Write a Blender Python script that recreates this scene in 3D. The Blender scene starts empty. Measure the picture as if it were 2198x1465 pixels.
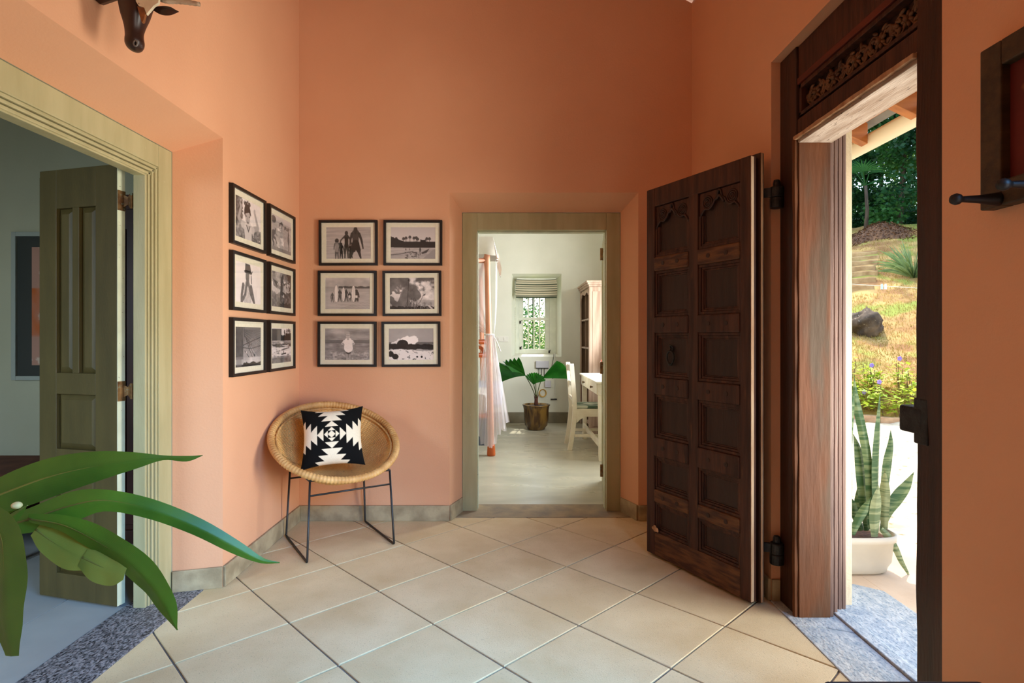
import bpy, bmesh, math, random
import numpy as np
from mathutils import Vector, Matrix
SC = bpy.context.scene
COL = SC.collection
rnd = random.Random(7)

# ---------------------------------------------------------------- camera
FPX, CX, CY, HC = 1221.0, 1095.0, 723.0, 1.25       # focal length and principal point for a 2198x1465 frame, eye height
cam = bpy.data.cameras.new('camera')
cam.sensor_fit = 'HORIZONTAL'; cam.sensor_width = 36.0
cam.lens = FPX / 2198.0 * 36.0
cam.shift_x = (1099.0 - CX) / 2198.0
cam.shift_y = -(732.5 - CY) / 2198.0
cam.clip_start = 0.05; cam.clip_end = 300
camo = bpy.data.objects.new('camera', cam); COL.objects.link(camo)
camo.location = (0, 0, HC); camo.rotation_euler = (math.pi / 2, 0, 0)
SC.camera = camo

# ---------------------------------------------------------------- light and exposure
SC.view_settings.view_transform = 'Standard'
SC.view_settings.look = 'None'
SC.view_settings.gamma = 1.0
SC.view_settings.use_curve_mapping = False
SC.view_settings.exposure = 0.0
SC.cycles.max_bounces = 10
SC.cycles.diffuse_bounces = 6
SC.cycles.transparent_max_bounces = 12
SC.cycles.sample_clamp_indirect = 6.0
SC.cycles.caustics_reflective = False
SC.cycles.caustics_refractive = False
wd = bpy.data.worlds.new('world'); SC.world = wd; wd.use_nodes = True
nt = wd.node_tree; bg = nt.nodes['Background']
sky = nt.nodes.new('ShaderNodeTexSky'); sky.sky_type = 'NISHITA'
sky.sun_disc = False; sky.sun_elevation = math.radians(62); sky.sun_rotation = math.radians(-7)
sky.altitude = 100; sky.air_density = 1.3; sky.dust_density = 2.0; sky.ozone_density = 1.0
nt.links.new(sky.outputs[0], bg.inputs[0]); bg.inputs[1].default_value = 0.72

def lamp(name, kind, loc, direction, energy, color=(1, 1, 1), **kw):
    l = bpy.data.lights.new(name, kind); l.energy = energy; l.color = color
    for k, v in kw.items(): setattr(l, k, v)
    o = bpy.data.objects.new(name, l); COL.objects.link(o)
    o.location = loc
    o.rotation_euler = Vector(direction).to_track_quat('-Z', 'Y').to_euler()
    return o
lamp('sun', 'SUN', (0, 0, 20), (-0.09, -0.50, -0.86), 4.3, (1.0, 0.93, 0.80), angle=math.radians(0.6))
# added fill lamps in an added opening behind the camera, one neutral, one blue
lamp('rear_fill', 'AREA', (1.42, 0.05, 1.05), (-1.0, 0.10, 0.24), 36, (1.0, 0.96, 0.92), shape='RECTANGLE', size=1.8, size_y=1.7)
lamp('rear_blue_fill', 'AREA', (1.40, 0.15, 2.05), (-0.55, 0.62, -0.72), 42, (0.12, 0.45, 1.0), shape='RECTANGLE', size=1.7, size_y=0.5, spread=math.radians(68))
# added lamp hidden outside the entrance, strengthening the light off the sunlit yard
lamp('entrance_fill', 'AREA', (2.35, 1.75, 0.80), (-1.0, 0.26, 0.20), 60, (1.0, 0.95, 0.85), shape='RECTANGLE', size=1.5, size_y=1.6, spread=math.radians(95))
# daylight at the bedroom's side window, over the desk
lamp('bedroom_daylight', 'AREA', (1.62, 6.05, 1.70), (-1.0, -0.1, -0.25), 110, (0.93, 0.98, 1.0), shape='RECTANGLE', size=1.3, size_y=1.2)
# daylight at the window of the room on the left
lamp('side_room_daylight', 'AREA', (-3.3, -0.42, 1.7), (0.30, 0.75, -0.62), 38, (0.62, 0.82, 1.0), shape='RECTANGLE', size=1.1, size_y=1.1, spread=math.radians(120))

# ---------------------------------------------------------------- helpers
def srgb(r, g, b):
    f = lambda c: (c / 255.0 / 12.92) if c / 255.0 <= 0.04045 else ((c / 255.0 + 0.055) / 1.055) ** 2.4
    return (f(r), f(g), f(b), 1.0)
def P(u, v, Y):                                   # photo pixel at a known depth
    return Vector(((u - CX) * Y / FPX, Y, HC - (v - CY) * Y / FPX))
def F(u, v, z=0.0):                               # photo pixel on a level plane
    Y = FPX * (HC - z) / (v - CY)
    return Vector(((u - CX) * Y / FPX, Y, z))

def mat(name, c1, c2=None, scale=6.0, detail=5.0, rough=0.6, rough2=None, bump=0.0, bscale=None, stretch=(1, 1, 1), metal=0.0,
        spec=0.4, lo=0.35, hi=0.65, c3=None, s3=40.0, lo3=0.6, hi3=0.7, coat=0.0, rand=True, sss=0.0, distort=0.0, transl=0.0):
    m = bpy.data.materials.new(name); m.use_nodes = True
    t = m.node_tree; n = t.nodes; L = t.links
    b = n['Principled BSDF']
    b.inputs['Roughness'].default_value = rough; b.inputs['Metallic'].default_value = metal
    b.inputs['Specular IOR Level'].default_value = spec
    b.inputs['Coat Weight'].default_value = coat
    b.inputs['Base Color'].default_value = c1
    tc = n.new('ShaderNodeTexCoord'); vec = tc.outputs['Object']
    if rand:
        oi = n.new('ShaderNodeObjectInfo'); ml = n.new('ShaderNodeVectorMath'); ml.operation = 'SCALE'
        cb = n.new('ShaderNodeCombineXYZ')
        for k in range(3): L.new(oi.outputs['Random'], cb.inputs[k])
        L.new(cb.outputs[0], ml.inputs[0]); ml.inputs['Scale'].default_value = 37.0
        ad = n.new('ShaderNodeVectorMath'); ad.operation = 'ADD'
        L.new(vec, ad.inputs[0]); L.new(ml.outputs[0], ad.inputs[1]); vec = ad.outputs[0]
    mp = n.new('ShaderNodeMapping'); mp.inputs['Scale'].default_value = stretch
    L.new(vec, mp.inputs['Vector']); vec = mp.outputs[0]
    nz = n.new('ShaderNodeTexNoise'); nz.inputs['Scale'].default_value = scale; nz.inputs['Detail'].default_value = detail
    nz.inputs['Distortion'].default_value = distort
    L.new(vec, nz.inputs['Vector'])
    col = None
    def ramp(src, a, z):
        mr = n.new('ShaderNodeMapRange'); mr.inputs['From Min'].default_value = a; mr.inputs['From Max'].default_value = z
        L.new(src, mr.inputs['Value']); return mr.outputs[0]
    if c2 is not None:
        mx = n.new('ShaderNodeMix'); mx.data_type = 'RGBA'
        mx.inputs['A'].default_value = c1; mx.inputs['B'].default_value = c2
        f = ramp(nz.outputs['Fac'], lo, hi); L.new(f, mx.inputs['Factor']); col = mx.outputs['Result']
        if rough2 is not None:
            mr = n.new('ShaderNodeMapRange'); mr.inputs['To Min'].default_value = rough; mr.inputs['To Max'].default_value = rough2
            L.new(f, mr.inputs['Value']); L.new(mr.outputs[0], b.inputs['Roughness'])
        if c3 is not None:
            n3 = n.new('ShaderNodeTexNoise'); n3.inputs['Scale'].default_value = s3; n3.inputs['Detail'].default_value = 3
            L.new(vec, n3.inputs['Vector'])
            m3 = n.new('ShaderNodeMix'); m3.data_type = 'RGBA'; m3.inputs['B'].default_value = c3
            L.new(col, m3.inputs['A']); L.new(ramp(n3.outputs['Fac'], lo3, hi3), m3.inputs['Factor']); col = m3.outputs['Result']
        L.new(col, b.inputs['Base Color'])
    if bump:
        nb = n.new('ShaderNodeTexNoise'); nb.inputs['Scale'].default_value = bscale or scale * 4; nb.inputs['Detail'].default_value = 4
        L.new(vec, nb.inputs['Vector'])
        bp = n.new('ShaderNodeBump'); bp.inputs['Strength'].default_value = bump; bp.inputs['Distance'].default_value = 0.01
        L.new(nb.outputs['Fac'], bp.inputs['Height']); L.new(bp.outputs[0], b.inputs['Normal'])
    if transl:
        out = n['Material Output']; tr = n.new('ShaderNodeBsdfTranslucent')
        if col is not None: L.new(col, tr.inputs['Color'])
        else: tr.inputs['Color'].default_value = c1
        ms = n.new('ShaderNodeMixShader'); ms.inputs[0].default_value = transl
        L.new(b.outputs[0], ms.inputs[1]); L.new(tr.outputs[0], ms.inputs[2]); L.new(ms.outputs[0], out.inputs['Surface'])
    return m

def print_mat(name, rough=0.5):                    # colours come from the 'Col' attribute (flat print or dyed pattern)
    m = bpy.data.materials.new(name); m.use_nodes = True
    t = m.node_tree; b = t.nodes['Principled BSDF']; b.inputs['Roughness'].default_value = rough
    b.inputs['Specular IOR Level'].default_value = 0.25
    a = t.nodes.new('ShaderNodeAttribute'); a.attribute_name = 'Col'
    t.links.new(a.outputs['Color'], b.inputs['Base Color'])
    return m

def sheer(name, color, alpha):                     # thin see-through cloth or pane
    m = bpy.data.materials.new(name); m.use_nodes = True
    t = m.node_tree; n = t.nodes; L = t.links; n.clear()
    out = n.new('ShaderNodeOutputMaterial'); tr = n.new('ShaderNodeBsdfTransparent')
    df = n.new('ShaderNodeBsdfDiffuse'); df.inputs['Color'].default_value = color
    tl = n.new('ShaderNodeBsdfTranslucent'); tl.inputs['Color'].default_value = color
    m1 = n.new('ShaderNodeMixShader'); m1.inputs[0].default_value = 0.45
    L.new(df.outputs[0], m1.inputs[1]); L.new(tl.outputs[0], m1.inputs[2])
    m2 = n.new('ShaderNodeMixShader'); m2.inputs[0].default_value = alpha
    L.new(tr.outputs[0], m2.inputs[1]); L.new(m1.outputs[0], m2.inputs[2]); L.new(m2.outputs[0], out.inputs['Surface'])
    return m

def glass_mat(name):
    m = bpy.data.materials.new(name); m.use_nodes = True
    t = m.node_tree; n = t.nodes; L = t.links; n.clear()
    out = n.new('ShaderNodeOutputMaterial'); tr = n.new('ShaderNodeBsdfTransparent')
    gl = n.new('ShaderNodeBsdfGlossy'); gl.inputs['Roughness'].default_value = 0.02
    fr = n.new('ShaderNodeFresnel'); 
    ge = n.new('ShaderNodeNewGeometry'); io = n.new('ShaderNodeMapRange'); io.inputs['To Min'].default_value = 1.45; io.inputs['To Max'].default_value = 1/1.45
    L.new(ge.outputs['Backfacing'], io.inputs['Value']); L.new(io.outputs[0], fr.inputs['IOR'])
    mx = n.new('ShaderNodeMixShader'); L.new(fr.outputs[0], mx.inputs[0])
    L.new(tr.outputs[0], mx.inputs[1]); L.new(gl.outputs[0], mx.inputs[2]); L.new(mx.outputs[0], out.inputs['Surface'])
    return m

class MB:
    def __init__(s): s.v = []; s.f = []; s.mi = []
    def add(s, vs, fs, m=0):
        o = len(s.v); s.v += [tuple(p) for p in vs]
        for f in fs: s.f.append([i + o for i in f]); s.mi.append(m)
        return s
    def box(s, x0, x1, y0, y1, z0, z1, m=0):
        return s.add([(x0,y0,z0),(x1,y0,z0),(x1,y1,z0),(x0,y1,z0),(x0,y0,z1),(x1,y0,z1),(x1,y1,z1),(x0,y1,z1)],
                     [(0,3,2,1),(4,5,6,7),(0,1,5,4),(1,2,6,5),(2,3,7,6),(3,0,4,7)], m)
    def hexa(s, pts, m=0):                         # 8 corners: bottom ring then top ring
        return s.add(pts, [(0,3,2,1),(4,5,6,7),(0,1,5,4),(1,2,6,5),(2,3,7,6),(3,0,4,7)], m)
    def bar(s, a, b, w, h, up=(0, 0, 1), m=0):     # rectangular bar from a to b
        a = Vector(a); b = Vector(b); d = (b - a).normalized(); up = Vector(up)
        x = d.cross(up).normalized() * (w / 2); y = x.cross(d).normalized() * (h / 2)
        return s.hexa([a-x-y, a+x-y, a+x+y, a-x+y, b-x-y, b+x-y, b+x+y, b-x+y], m)
    def prism(s, poly, ext, m=0):
        n = len(poly); e = Vector(ext); poly = [Vector(p) for p in poly]
        return s.add(poly + [p + e for p in poly], [tuple(range(n))[::-1], tuple(range(n, 2*n))] +
                     [(i, (i+1) % n, n + (i+1) % n, n + i) for i in range(n)], m)
    def tube(s, path, r, n=8, closed=False, cap=True, m=0, flat=None):
        path = [Vector(p) for p in path]; N = len(path)
        rs = r if isinstance(r, (list, tuple)) else [r] * N
        prev = None; rings = []
        for i, p in enumerate(path):
            if closed: t = path[(i+1) % N] - path[i-1]
            else: t = path[min(i+1, N-1)] - path[max(i-1, 0)]
            t.normalize()
            if prev is None:
                ref = Vector((0,0,1)) if abs(t.z) < 0.9 else Vector((1,0,0))
                x = t.cross(ref).normalized()
            else:
                x = (prev - t * prev.dot(t)).normalized()
            prev = x; y = t.cross(x)
            k = flat if flat else 1.0
            rings.append([p + (x * math.cos(2*math.pi*j/n) + y * math.sin(2*math.pi*j/n) * k) * rs[i] for j in range(n)])
        vs = [q for rg in rings for q in rg]; fs = []
        M = N if closed else N - 1
        for i in range(M):
            a = i * n; b = ((i+1) % N) * n
            for j in range(n): fs.append((a+j, a+(j+1) % n, b+(j+1) % n, b+j))
        if cap and not closed: fs += [tuple(range(n))[::-1], tuple(range((N-1)*n, N*n))]
        return s.add(vs, fs, m)
    def lathe(s, prof, n=24, c=(0,0,0), m=0, sx=1.0, sy=1.0, power=None):
        vs = []; fs = []; K = len(prof)
        for r, z in prof:
            for j in range(n):
                a = 2*math.pi*j/n; ca, sa = math.cos(a), math.sin(a)
                if power:
                    ca = math.copysign(abs(ca) ** power, ca); sa = math.copysign(abs(sa) ** power, sa)
                vs.append((c[0] + r*sx*ca, c[1] + r*sy*sa, c[2] + z))
        for i in range(K-1):
            for j in range(n): fs.append((i*n+j, i*n+(j+1) % n, (i+1)*n+(j+1) % n, (i+1)*n+j))
        if prof[0][0] > 1e-5: fs.append(tuple(range(n))[::-1])
        if prof[-1][0] > 1e-5: fs.append(tuple(range((K-1)*n, K*n)))
        return s.add(vs, fs, m)
    def grid(s, fn, nu, nv, m=0, wrap=False):
        vs = [fn(i, j) for i in range(nu) for j in range(nv)]
        fs = [(i*nv+j, (i+1)*nv+j, (i+1)*nv+j+1, i*nv+j+1) for i in range(nu-1) for j in range(nv-1)]
        return s.add(vs, fs, m)
    def ball(s, c, r, nu=10, nv=14, m=0, rot=None, jit=0.0):
        rx, ry, rz = r if isinstance(r, (tuple, list)) else (r, r, r)
        vs = []
        for i in range(nu+1):
            th = math.pi * i / nu
            for j in range(nv):
                ph = 2*math.pi*j/nv; k = 1 + jit * (rnd.random() - .5)
                p = Vector((rx*math.sin(th)*math.cos(ph)*k, ry*math.sin(th)*math.sin(ph)*k, rz*math.cos(th)*k))
                if rot is not None: p = rot @ p
                vs.append(p + Vector(c))
        fs = [(i*nv+j, (i+1)*nv+j, (i+1)*nv+(j+1) % nv, i*nv+(j+1) % nv) for i in range(nu) for j in range(nv)]
        return s.add(vs, fs, m)
    def build(s, name, mats, parent=None, smooth=False, bevel=0.0, off=None, kind=None, weld=False, cols=None, segs=2):
        me = bpy.data.meshes.new(name)
        v = s.v if off is None else [(p[0]-off[0], p[1]-off[1], p[2]-off[2]) for p in s.v]
        me.from_pydata(v, [], s.f)
        if not isinstance(mats, (list, tuple)): mats = [mats]
        for m in mats: me.materials.append(m)
        if len(mats) > 1: me.polygons.foreach_set('material_index', s.mi)
        if cols is not None:
            a = me.color_attributes.new('Col', 'FLOAT_COLOR', 'POINT')
            a.data.foreach_set('color', np.asarray(cols, dtype=np.float32).ravel())
        bm = bmesh.new(); bm.from_mesh(me)
        if weld: bmesh.ops.remove_doubles(bm, verts=bm.verts, dist=1e-5)
        bmesh.ops.recalc_face_normals(bm, faces=bm.faces)
        if bevel > 0:
            es = [e for e in bm.edges if len(e.link_faces) == 2 and e.calc_face_angle(0) > 0.5]
            bmesh.ops.bevel(bm, geom=es, offset=bevel, segments=segs, profile=0.5, affect='EDGES', clamp_overlap=True)
        bm.to_mesh(me); bm.free()
        if smooth: me.polygons.foreach_set('use_smooth', [True] * len(me.polygons))
        me.update()
        o = bpy.data.objects.new(name, me); COL.objects.link(o)
        if parent: o.parent = parent
        if kind: o['kind'] = kind
        return o

def tag(o, label, cat, group=None):
    o['label'] = label; o['category'] = cat
    if group: o['group'] = group
    return o
def thing(name, label, cat, loc=(0, 0, 0), rotz=0.0, group=None):
    o = bpy.data.objects.new(name, None); COL.objects.link(o)
    o.empty_display_size = 0.1; o.location = loc; o.rotation_euler = (0, 0, rotz)
    return tag(o, label, cat, group)
def structure(name, loc=(0, 0, 0), rotz=0.0, label=None):
    o = bpy.data.objects.new(name, None); COL.objects.link(o)
    o.empty_display_size = 0.1; o.location = loc; o.rotation_euler = (0, 0, rotz); o['kind'] = 'structure'
    if label: o['label'] = label
    return o
def link_copy(o, parent=None, loc=None, rot=None, scale=None):
    c = o.copy(); COL.objects.link(c); c.parent = parent
    if loc is not None: c.location = loc
    if rot is not None: c.rotation_euler = rot
    if scale is not None: c.scale = scale
    return c
def lerp(a, b, t): return a + (b - a) * t
def smoothpath(pts, n):                            # Catmull-Rom through points
    pts = [Vector(p) for p in pts]; out = []
    q = [pts[0]*2 - pts[1]] + pts + [pts[-1]*2 - pts[-2]]
    segs = len(pts) - 1
    for k in range(n):
        t = k / (n-1) * segs; i = min(int(t), segs-1); t -= i
        a, b, c, d = q[i], q[i+1], q[i+2], q[i+3]
        out.append(0.5*((2*b) + (c-a)*t + (2*a-5*b+4*c-d)*t*t + (3*b-a-3*c+d)*t**3))
    return out
# ---------------------------------------------------------------- materials of the setting
m_wall = mat('peach_limewash', srgb(223, 168, 130), srgb(218, 162, 124), scale=1.3, rough=0.75, bump=0.10, bscale=90, spec=0.2, rand=False)
m_white = mat('cream_wall_paint', srgb(226, 226, 212), srgb(218, 219, 204), scale=2, rough=0.7, bump=0.06, bscale=60, spec=0.2, rand=False)
m_sidewall = mat('grey_green_wall_paint', srgb(190, 186, 160), srgb(182, 178, 152), scale=2, rough=0.7, bump=0.06, bscale=60, spec=0.2, rand=False)
m_ext = mat('cream_exterior_render', srgb(214, 196, 164), srgb(202, 182, 150), scale=4, rough=0.8, bump=0.2, bscale=80, rand=False)
m_ceil = mat('white_ceiling_paint', srgb(225, 215, 205), srgb(215, 205, 195), scale=3, rough=0.8, rand=False)
m_tile = mat('cement_tile', srgb(224, 202, 158), srgb(206, 180, 134), scale=3.0, detail=8, rough=0.62, rough2=0.78, bump=0.12, bscale=220, c3=srgb(172, 150, 118), s3=160, lo3=0.60, hi3=0.80, spec=0.35)
m_grout = mat('grey_grout', srgb(128, 120, 110), srgb(102, 94, 86), scale=14, rough=0.9, bump=0.3, bscale=120, rand=False)
m_cement = mat('cement_skirting', srgb(176, 160, 126), srgb(144, 128, 98), scale=9, detail=8, rough=0.7, bump=0.15, bscale=70, lo=0.4, hi=0.62, rand=False)
m_gneiss = mat('speckled_gneiss', srgb(92, 90, 92), srgb(150, 146, 146), scale=110, detail=6, stretch=(1.0, 0.6, 1), rough=0.55, bump=0.3, bscale=90, c3=srgb(40, 38, 42), s3=130, lo3=0.52, hi3=0.62, lo=0.42, hi=0.58, rand=False)
m_bluestone = mat('blue_grey_stone', srgb(196, 198, 192), srgb(156, 166, 170), scale=30, detail=8, stretch=(1, .6, 1), rough=0.7, bump=0.3, bscale=80, c3=srgb(122, 138, 148), s3=120, lo3=0.54, hi3=0.70, rand=False)
m_bedfloor = mat('polished_pale_cement', srgb(192, 186, 164), srgb(170, 166, 146), scale=3.5, detail=9, stretch=(.5, 1.4, 1), rough=0.26, rough2=0.36, distort=0.15, spec=0.5, rand=False)
m_sidefloor = mat('pale_glazed_floor_tile', srgb(176, 178, 174), srgb(160, 162, 160), scale=3, rough=0.32, spec=0.5)
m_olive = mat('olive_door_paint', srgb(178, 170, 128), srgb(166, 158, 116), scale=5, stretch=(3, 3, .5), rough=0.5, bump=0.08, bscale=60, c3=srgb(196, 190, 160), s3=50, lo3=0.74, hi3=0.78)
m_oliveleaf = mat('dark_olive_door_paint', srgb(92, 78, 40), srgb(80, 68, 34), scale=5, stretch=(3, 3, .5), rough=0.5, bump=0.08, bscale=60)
m_sage = mat('bare_sage_edge_paint', srgb(206, 210, 180), srgb(190, 194, 166), scale=8, rough=0.6, c3=srgb(120, 118, 96), s3=60, lo3=0.68, hi3=0.72)
m_teak = mat('old_dark_teak', srgb(74, 38, 22), srgb(44, 20, 11), scale=5, detail=8, stretch=(7, 7, .55), rough=0.5, rough2=0.62, bump=0.25, bscale=24, c3=srgb(104, 62, 34), s3=9, lo3=0.62, hi3=0.80, spec=0.4)
m_teakpanel = mat('teak_panel_field', srgb(52, 28, 18), srgb(36, 17, 10), scale=5, detail=8, stretch=(7, 7, .55), rough=0.5, bump=0.2, bscale=24, spec=0.4)
m_teakjamb = mat('weathered_teak_jamb', srgb(104, 58, 24), srgb(76, 43, 19), scale=2.5, detail=9, stretch=(3, 3, .45), rough=0.7, bump=0.22, bscale=16, c3=srgb(76, 58, 40), s3=2.2, lo3=0.52, hi3=0.62, spec=0.3)
m_teakpost = mat('dark_post_teak', srgb(62, 32, 18), srgb(40, 20, 12), scale=5, detail=8, stretch=(6, 6, .4), rough=0.5, bump=0.25, bscale=24, spec=0.4)
m_bareedge = mat('bare_timber_edge', srgb(190, 152, 116), srgb(156, 112, 78), scale=5, stretch=(6, 6, .6), rough=0.7, bump=0.3, bscale=40)
m_soffit = mat('weathered_grey_timber', srgb(176, 160, 146), srgb(140, 118, 100), scale=6, detail=8, stretch=(5, .7, 5), rough=0.8, bump=0.3, bscale=30, c3=srgb(70, 54, 44), s3=30, lo3=0.64, hi3=0.70)
m_iron = mat('forged_iron', srgb(58, 58, 58), srgb(38, 36, 36), scale=20, rough=0.5, metal=0.6, bump=0.4, bscale=60)
m_brass = mat('tarnished_brass', srgb(150, 116, 74), srgb(92, 62, 38), scale=25, rough=0.45, metal=0.7, c3=srgb(120, 134, 118), s3=60, lo3=0.6, hi3=0.66)

# ---------------------------------------------------------------- walls
XL, XR, YB = -1.44, 1.239, 3.88
YR = -2.2                                          # rear end of the hall, behind the camera
def ctop(x): return 3.525 + 0.54 * (XR - x)        # sloped ceiling
def wall(name, mp, S0, S1, t0, t1, hole, D, mats, zb=0.0):
    b = MB()
    def q(pts, m): b.add([mp(*p) for p in pts], [tuple(range(len(pts)))], m)
    top = lambda s: t0 + (t1 - t0) * (s - S0) / (S1 - S0)
    for d, r, m in ((0, hole and hole['o'], 0), (D, hole and hole['i'], 1)):
        if not hole:
            q([(S0, d, zb), (S1, d, zb), (S1, d, t1), (S0, d, t0)], m); continue
        a, c, z0, z1 = r
        q([(S0, d, zb), (a, d, zb), (a, d, z1), (a, d, top(a)), (S0, d, t0)], m)
        q([(c, d, zb), (S1, d, zb), (S1, d, t1), (c, d, top(c)), (c, d, z1)], m)
        q([(a, d, z1), (c, d, z1), (c, d, top(c)), (a, d, top(a))], m)
        if z0 > zb: q([(a, d, zb), (c, d, zb), (c, d, z0), (a, d, z0)], m)
    if hole:
        o, i, di = hole['o'], hole['i'], hole['di']
        for (r1, d1, r2, d2, m) in ((o, 0, i, di, 0), (i, di, i, D, 1)):
            if d2 - d1 < 1e-6: continue
            A = [(r1[0], d1, r1[2]), (r1[1], d1, r1[2]), (r1[1], d1, r1[3]), (r1[0], d1, r1[3])]
            B = [(r2[0], d2, r2[2]), (r2[1], d2, r2[2]), (r2[1], d2, r2[3]), (r2[0], d2, r2[3])]
            for k in range(4):
                if k == 0 and r1[2] <= zb: continue
                q([A[k], A[(k+1) % 4], B[(k+1) % 4], B[k]], m)
    q([(S0, 0, zb), (S0, D, zb), (S0, D, t0), (S0, 0, t0)], 0)
    q([(S1, 0, zb), (S1, D, zb), (S1, D, t1), (S1, 0, t1)], 0)
    q([(S0, 0, t0), (S1, 0, t1), (S1, D, t1), (S0, D, t0)], 0)
    return b.build(name, mats, kind='structure', weld=True)
# back wall: x along, depth +Y
DB = dict(o=(-0.413, 0.874, 0, 2.235), i=(-0.344, 0.792, 0, 2.142), di=0.20)
wall('wall_back', lambda s, d, z: (s, YB + d, z), XL, XR, ctop(XL), ctop(XR), DB, 0.37, [m_wall, m_white])
# left wall: y along, depth -X
DL = dict(o=(1.50, 2.85, 0, 2.247), i=(1.56, 2.79, 0, 2.157), di=0.217)
wall('wall_left', lambda s, d, z: (XL - d, s, z), YR, YB + 0.37, ctop(XL), ctop(XL), DL, 0.345, [m_wall, m_sidewall])
# right wall with the entrance, and its rear stretch with an unseen opening added for fill light
DR = dict(o=(1.632, 2.700, 0, 2.552), i=(1.632, 2.700, 0, 2.552), di=0.10)
wall('wall_right', lambda s, d, z: (XR + d, s, z), 1.05, YB + 0.37, ctop(XR), ctop(XR), DR, 0.36, [m_wall, m_ext])
DV = dict(o=(-.95, 1.0, 0, 2.35), i=(-.95, 1.0, 0, 2.35), di=0.18)
wall('wall_right_rear', lambda s, d, z: (XR + d, s, z), YR, 1.05, ctop(XR), ctop(XR), DV, 0.36, [m_wall, m_ext])
wall('wall_rear', lambda s, d, z: (s, YR - d, z), XL - 0.345, XR + 0.36, ctop(XL), ctop(XR), None, 0.2, [m_wall, m_ext])
b = MB(); o_ = 0.36
b.hexa([(XL-.34, YR, ctop(XL)), (XR+o_, YR, ctop(XR)), (XR+o_, YB+.37, ctop(XR)), (XL-.34, YB+.37, ctop(XL)),
        (XL-.34, YR, ctop(XL)+.15), (XR+o_, YR, ctop(XR)+.15), (XR+o_, YB+.37, ctop(XR)+.15), (XL-.34, YB+.37, ctop(XL)+.15)])
b.build('ceiling', m_ceil, kind='structure')

# ---------------------------------------------------------------- hall floor: diagonal tiles over grout
def clip(poly, rect):
    x0, x1, y0, y1 = rect
    for ax, lim, sg in ((0, x0, 1), (0, x1, -1), (1, y0, 1), (1, y1, -1)):
        out = []
        for i in range(len(poly)):
            a, c = poly[i-1], poly[i]
            da, dc = (a[ax]-lim)*sg, (c[ax]-lim)*sg
            if (da >= 0) != (dc >= 0):
                t = da / (da - dc); out.append((a[0]+(c[0]-a[0])*t, a[1]+(c[1]-a[1])*t))
            if dc >= 0: out.append(c)
        poly = out
        if not poly: return []
    return poly
b = MB(); b.box(XL, XR - .007, YR, YB - .001, -0.06, -0.006)
b.box(-1.515, XL, 1.502, 2.848, -0.06, -0.006); b.box(-.41, .87, YB - .001, 3.94, -0.06, -0.006)
floor = b.build('floor', m_grout, kind='structure')
TS, TH, TOX, TOY = 0.35733 * HC, 0.80037, -0.0106 * HC, 2.23225 * HC
ei = Vector((math.cos(TH), -math.sin(TH))); ej = Vector((math.sin(TH), math.cos(TH)))
rects = [(XL, XR - .007, 0.9, YB), (-1.515, XL, 1.5, 2.85), (-0.41, 0.87, YB, 3.94)]
for i in range(-9, 10):
    for j in range(-9, 10):
        c = Vector((TOX, TOY)) + ei * TS * (i + .5) + ej * TS * (j + .5)
        if abs(c.x) > 2.2 or c.y < 0.6 or c.y > 4.5: continue
        def sq(g):
            h = TS / 2 - g
            return [tuple(c - ei*h - ej*h), tuple(c + ei*h - ej*h), tuple(c + ei*h + ej*h), tuple(c - ei*h + ej*h)]
        tb = MB(); tilt = [(rnd.random() - .5) * .0012 for _ in range(2)]
        zt = lambda p, dz: dz + tilt[0] * (p[0]-c.x) / .2 + tilt[1] * (p[1]-c.y) / .2
        area = 0
        for r in rects:
            lo, hi = clip(sq(0.0038), r), clip(sq(0.0065), r)
            if len(lo) < 3 or len(hi) < 3: continue
            area += 1
            if len(lo) == len(hi):
                n = len(lo)
                vs = [(p[0], p[1], -0.012) for p in lo] + [(p[0], p[1], zt(p, -0.0016)) for p in lo] + [(p[0], p[1], zt(p, 0)) for p in hi]
                fs = [tuple(range(2*n, 3*n))] + [(k+a*n, (k+1) % n + a*n, (k+1) % n + (a+1)*n, k+(a+1)*n) for k in range(n) for a in (0, 1)]
                tb.add(vs, fs)
            else:
                tb.prism([(p[0], p[1], -0.012) for p in lo], (0, 0, 0.0115))
        if area: tb.build('tile', m_tile, floor, off=(c.x, c.y, 0)).location = (c.x, c.y, 0)

# thresholds
b = MB()
def slab(b, poly, z0, z1, m=0): b.prism([(p[0], p[1], z0) for p in poly], (0, 0, z1 - z0), m)
slab(b, [(-1.787, 1.56), (-1.517, 1.52), (-1.517, 2.83), (-1.66, 2.79), (-1.787, 2.79)], -.05, 0.003)
b.build('threshold_slab', m_gneiss, None, bevel=.003, kind='structure')['label'] = 'dark speckled stone doorstep between tiles and side room'
th = structure('doorstep', label='pale blue grey stone doorstep of the entrance')
for nm, poly in (('stone_slab', [(1.234, 1.64), (1.455, 1.64), (1.455, 2.40), (1.36, 2.44), (1.234, 2.46)]),
                 ('stone_slab', [(1.234, 2.462), (1.362, 2.443), (1.457, 2.403), (1.457, 2.70), (1.234, 2.70)]),
                 ('ridge_strip', [(1.458, 1.64), (1.515, 1.64), (1.515, 2.69), (1.458, 2.69)]),
                 ('stone_slab', [(1.518, 1.0), (1.84, 1.0), (1.84, 2.80), (1.74, 2.88), (1.605, 2.88), (1.605, 2.69), (1.518, 2.69)])):
    b = MB(); slab(b, poly, -.06, .012 if nm == 'ridge_strip' else rnd.uniform(.001, .004)); b.build(nm, m_cement if nm == 'ridge_strip' and False else m_bluestone, th, bevel=.004)
b = MB(); b.box(-.405, .866, 3.942, 4.245, -.05, .004)
sill = b.build('bedroom_threshold', mat('worn_threshold_stone', srgb(168, 146, 112), srgb(128, 116, 98), scale=7, detail=9, rough=.7, bump=.2, bscale=60, rand=False), None, kind='structure')
sill['label'] = 'worn tan stone threshold of the bedroom door'

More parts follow.
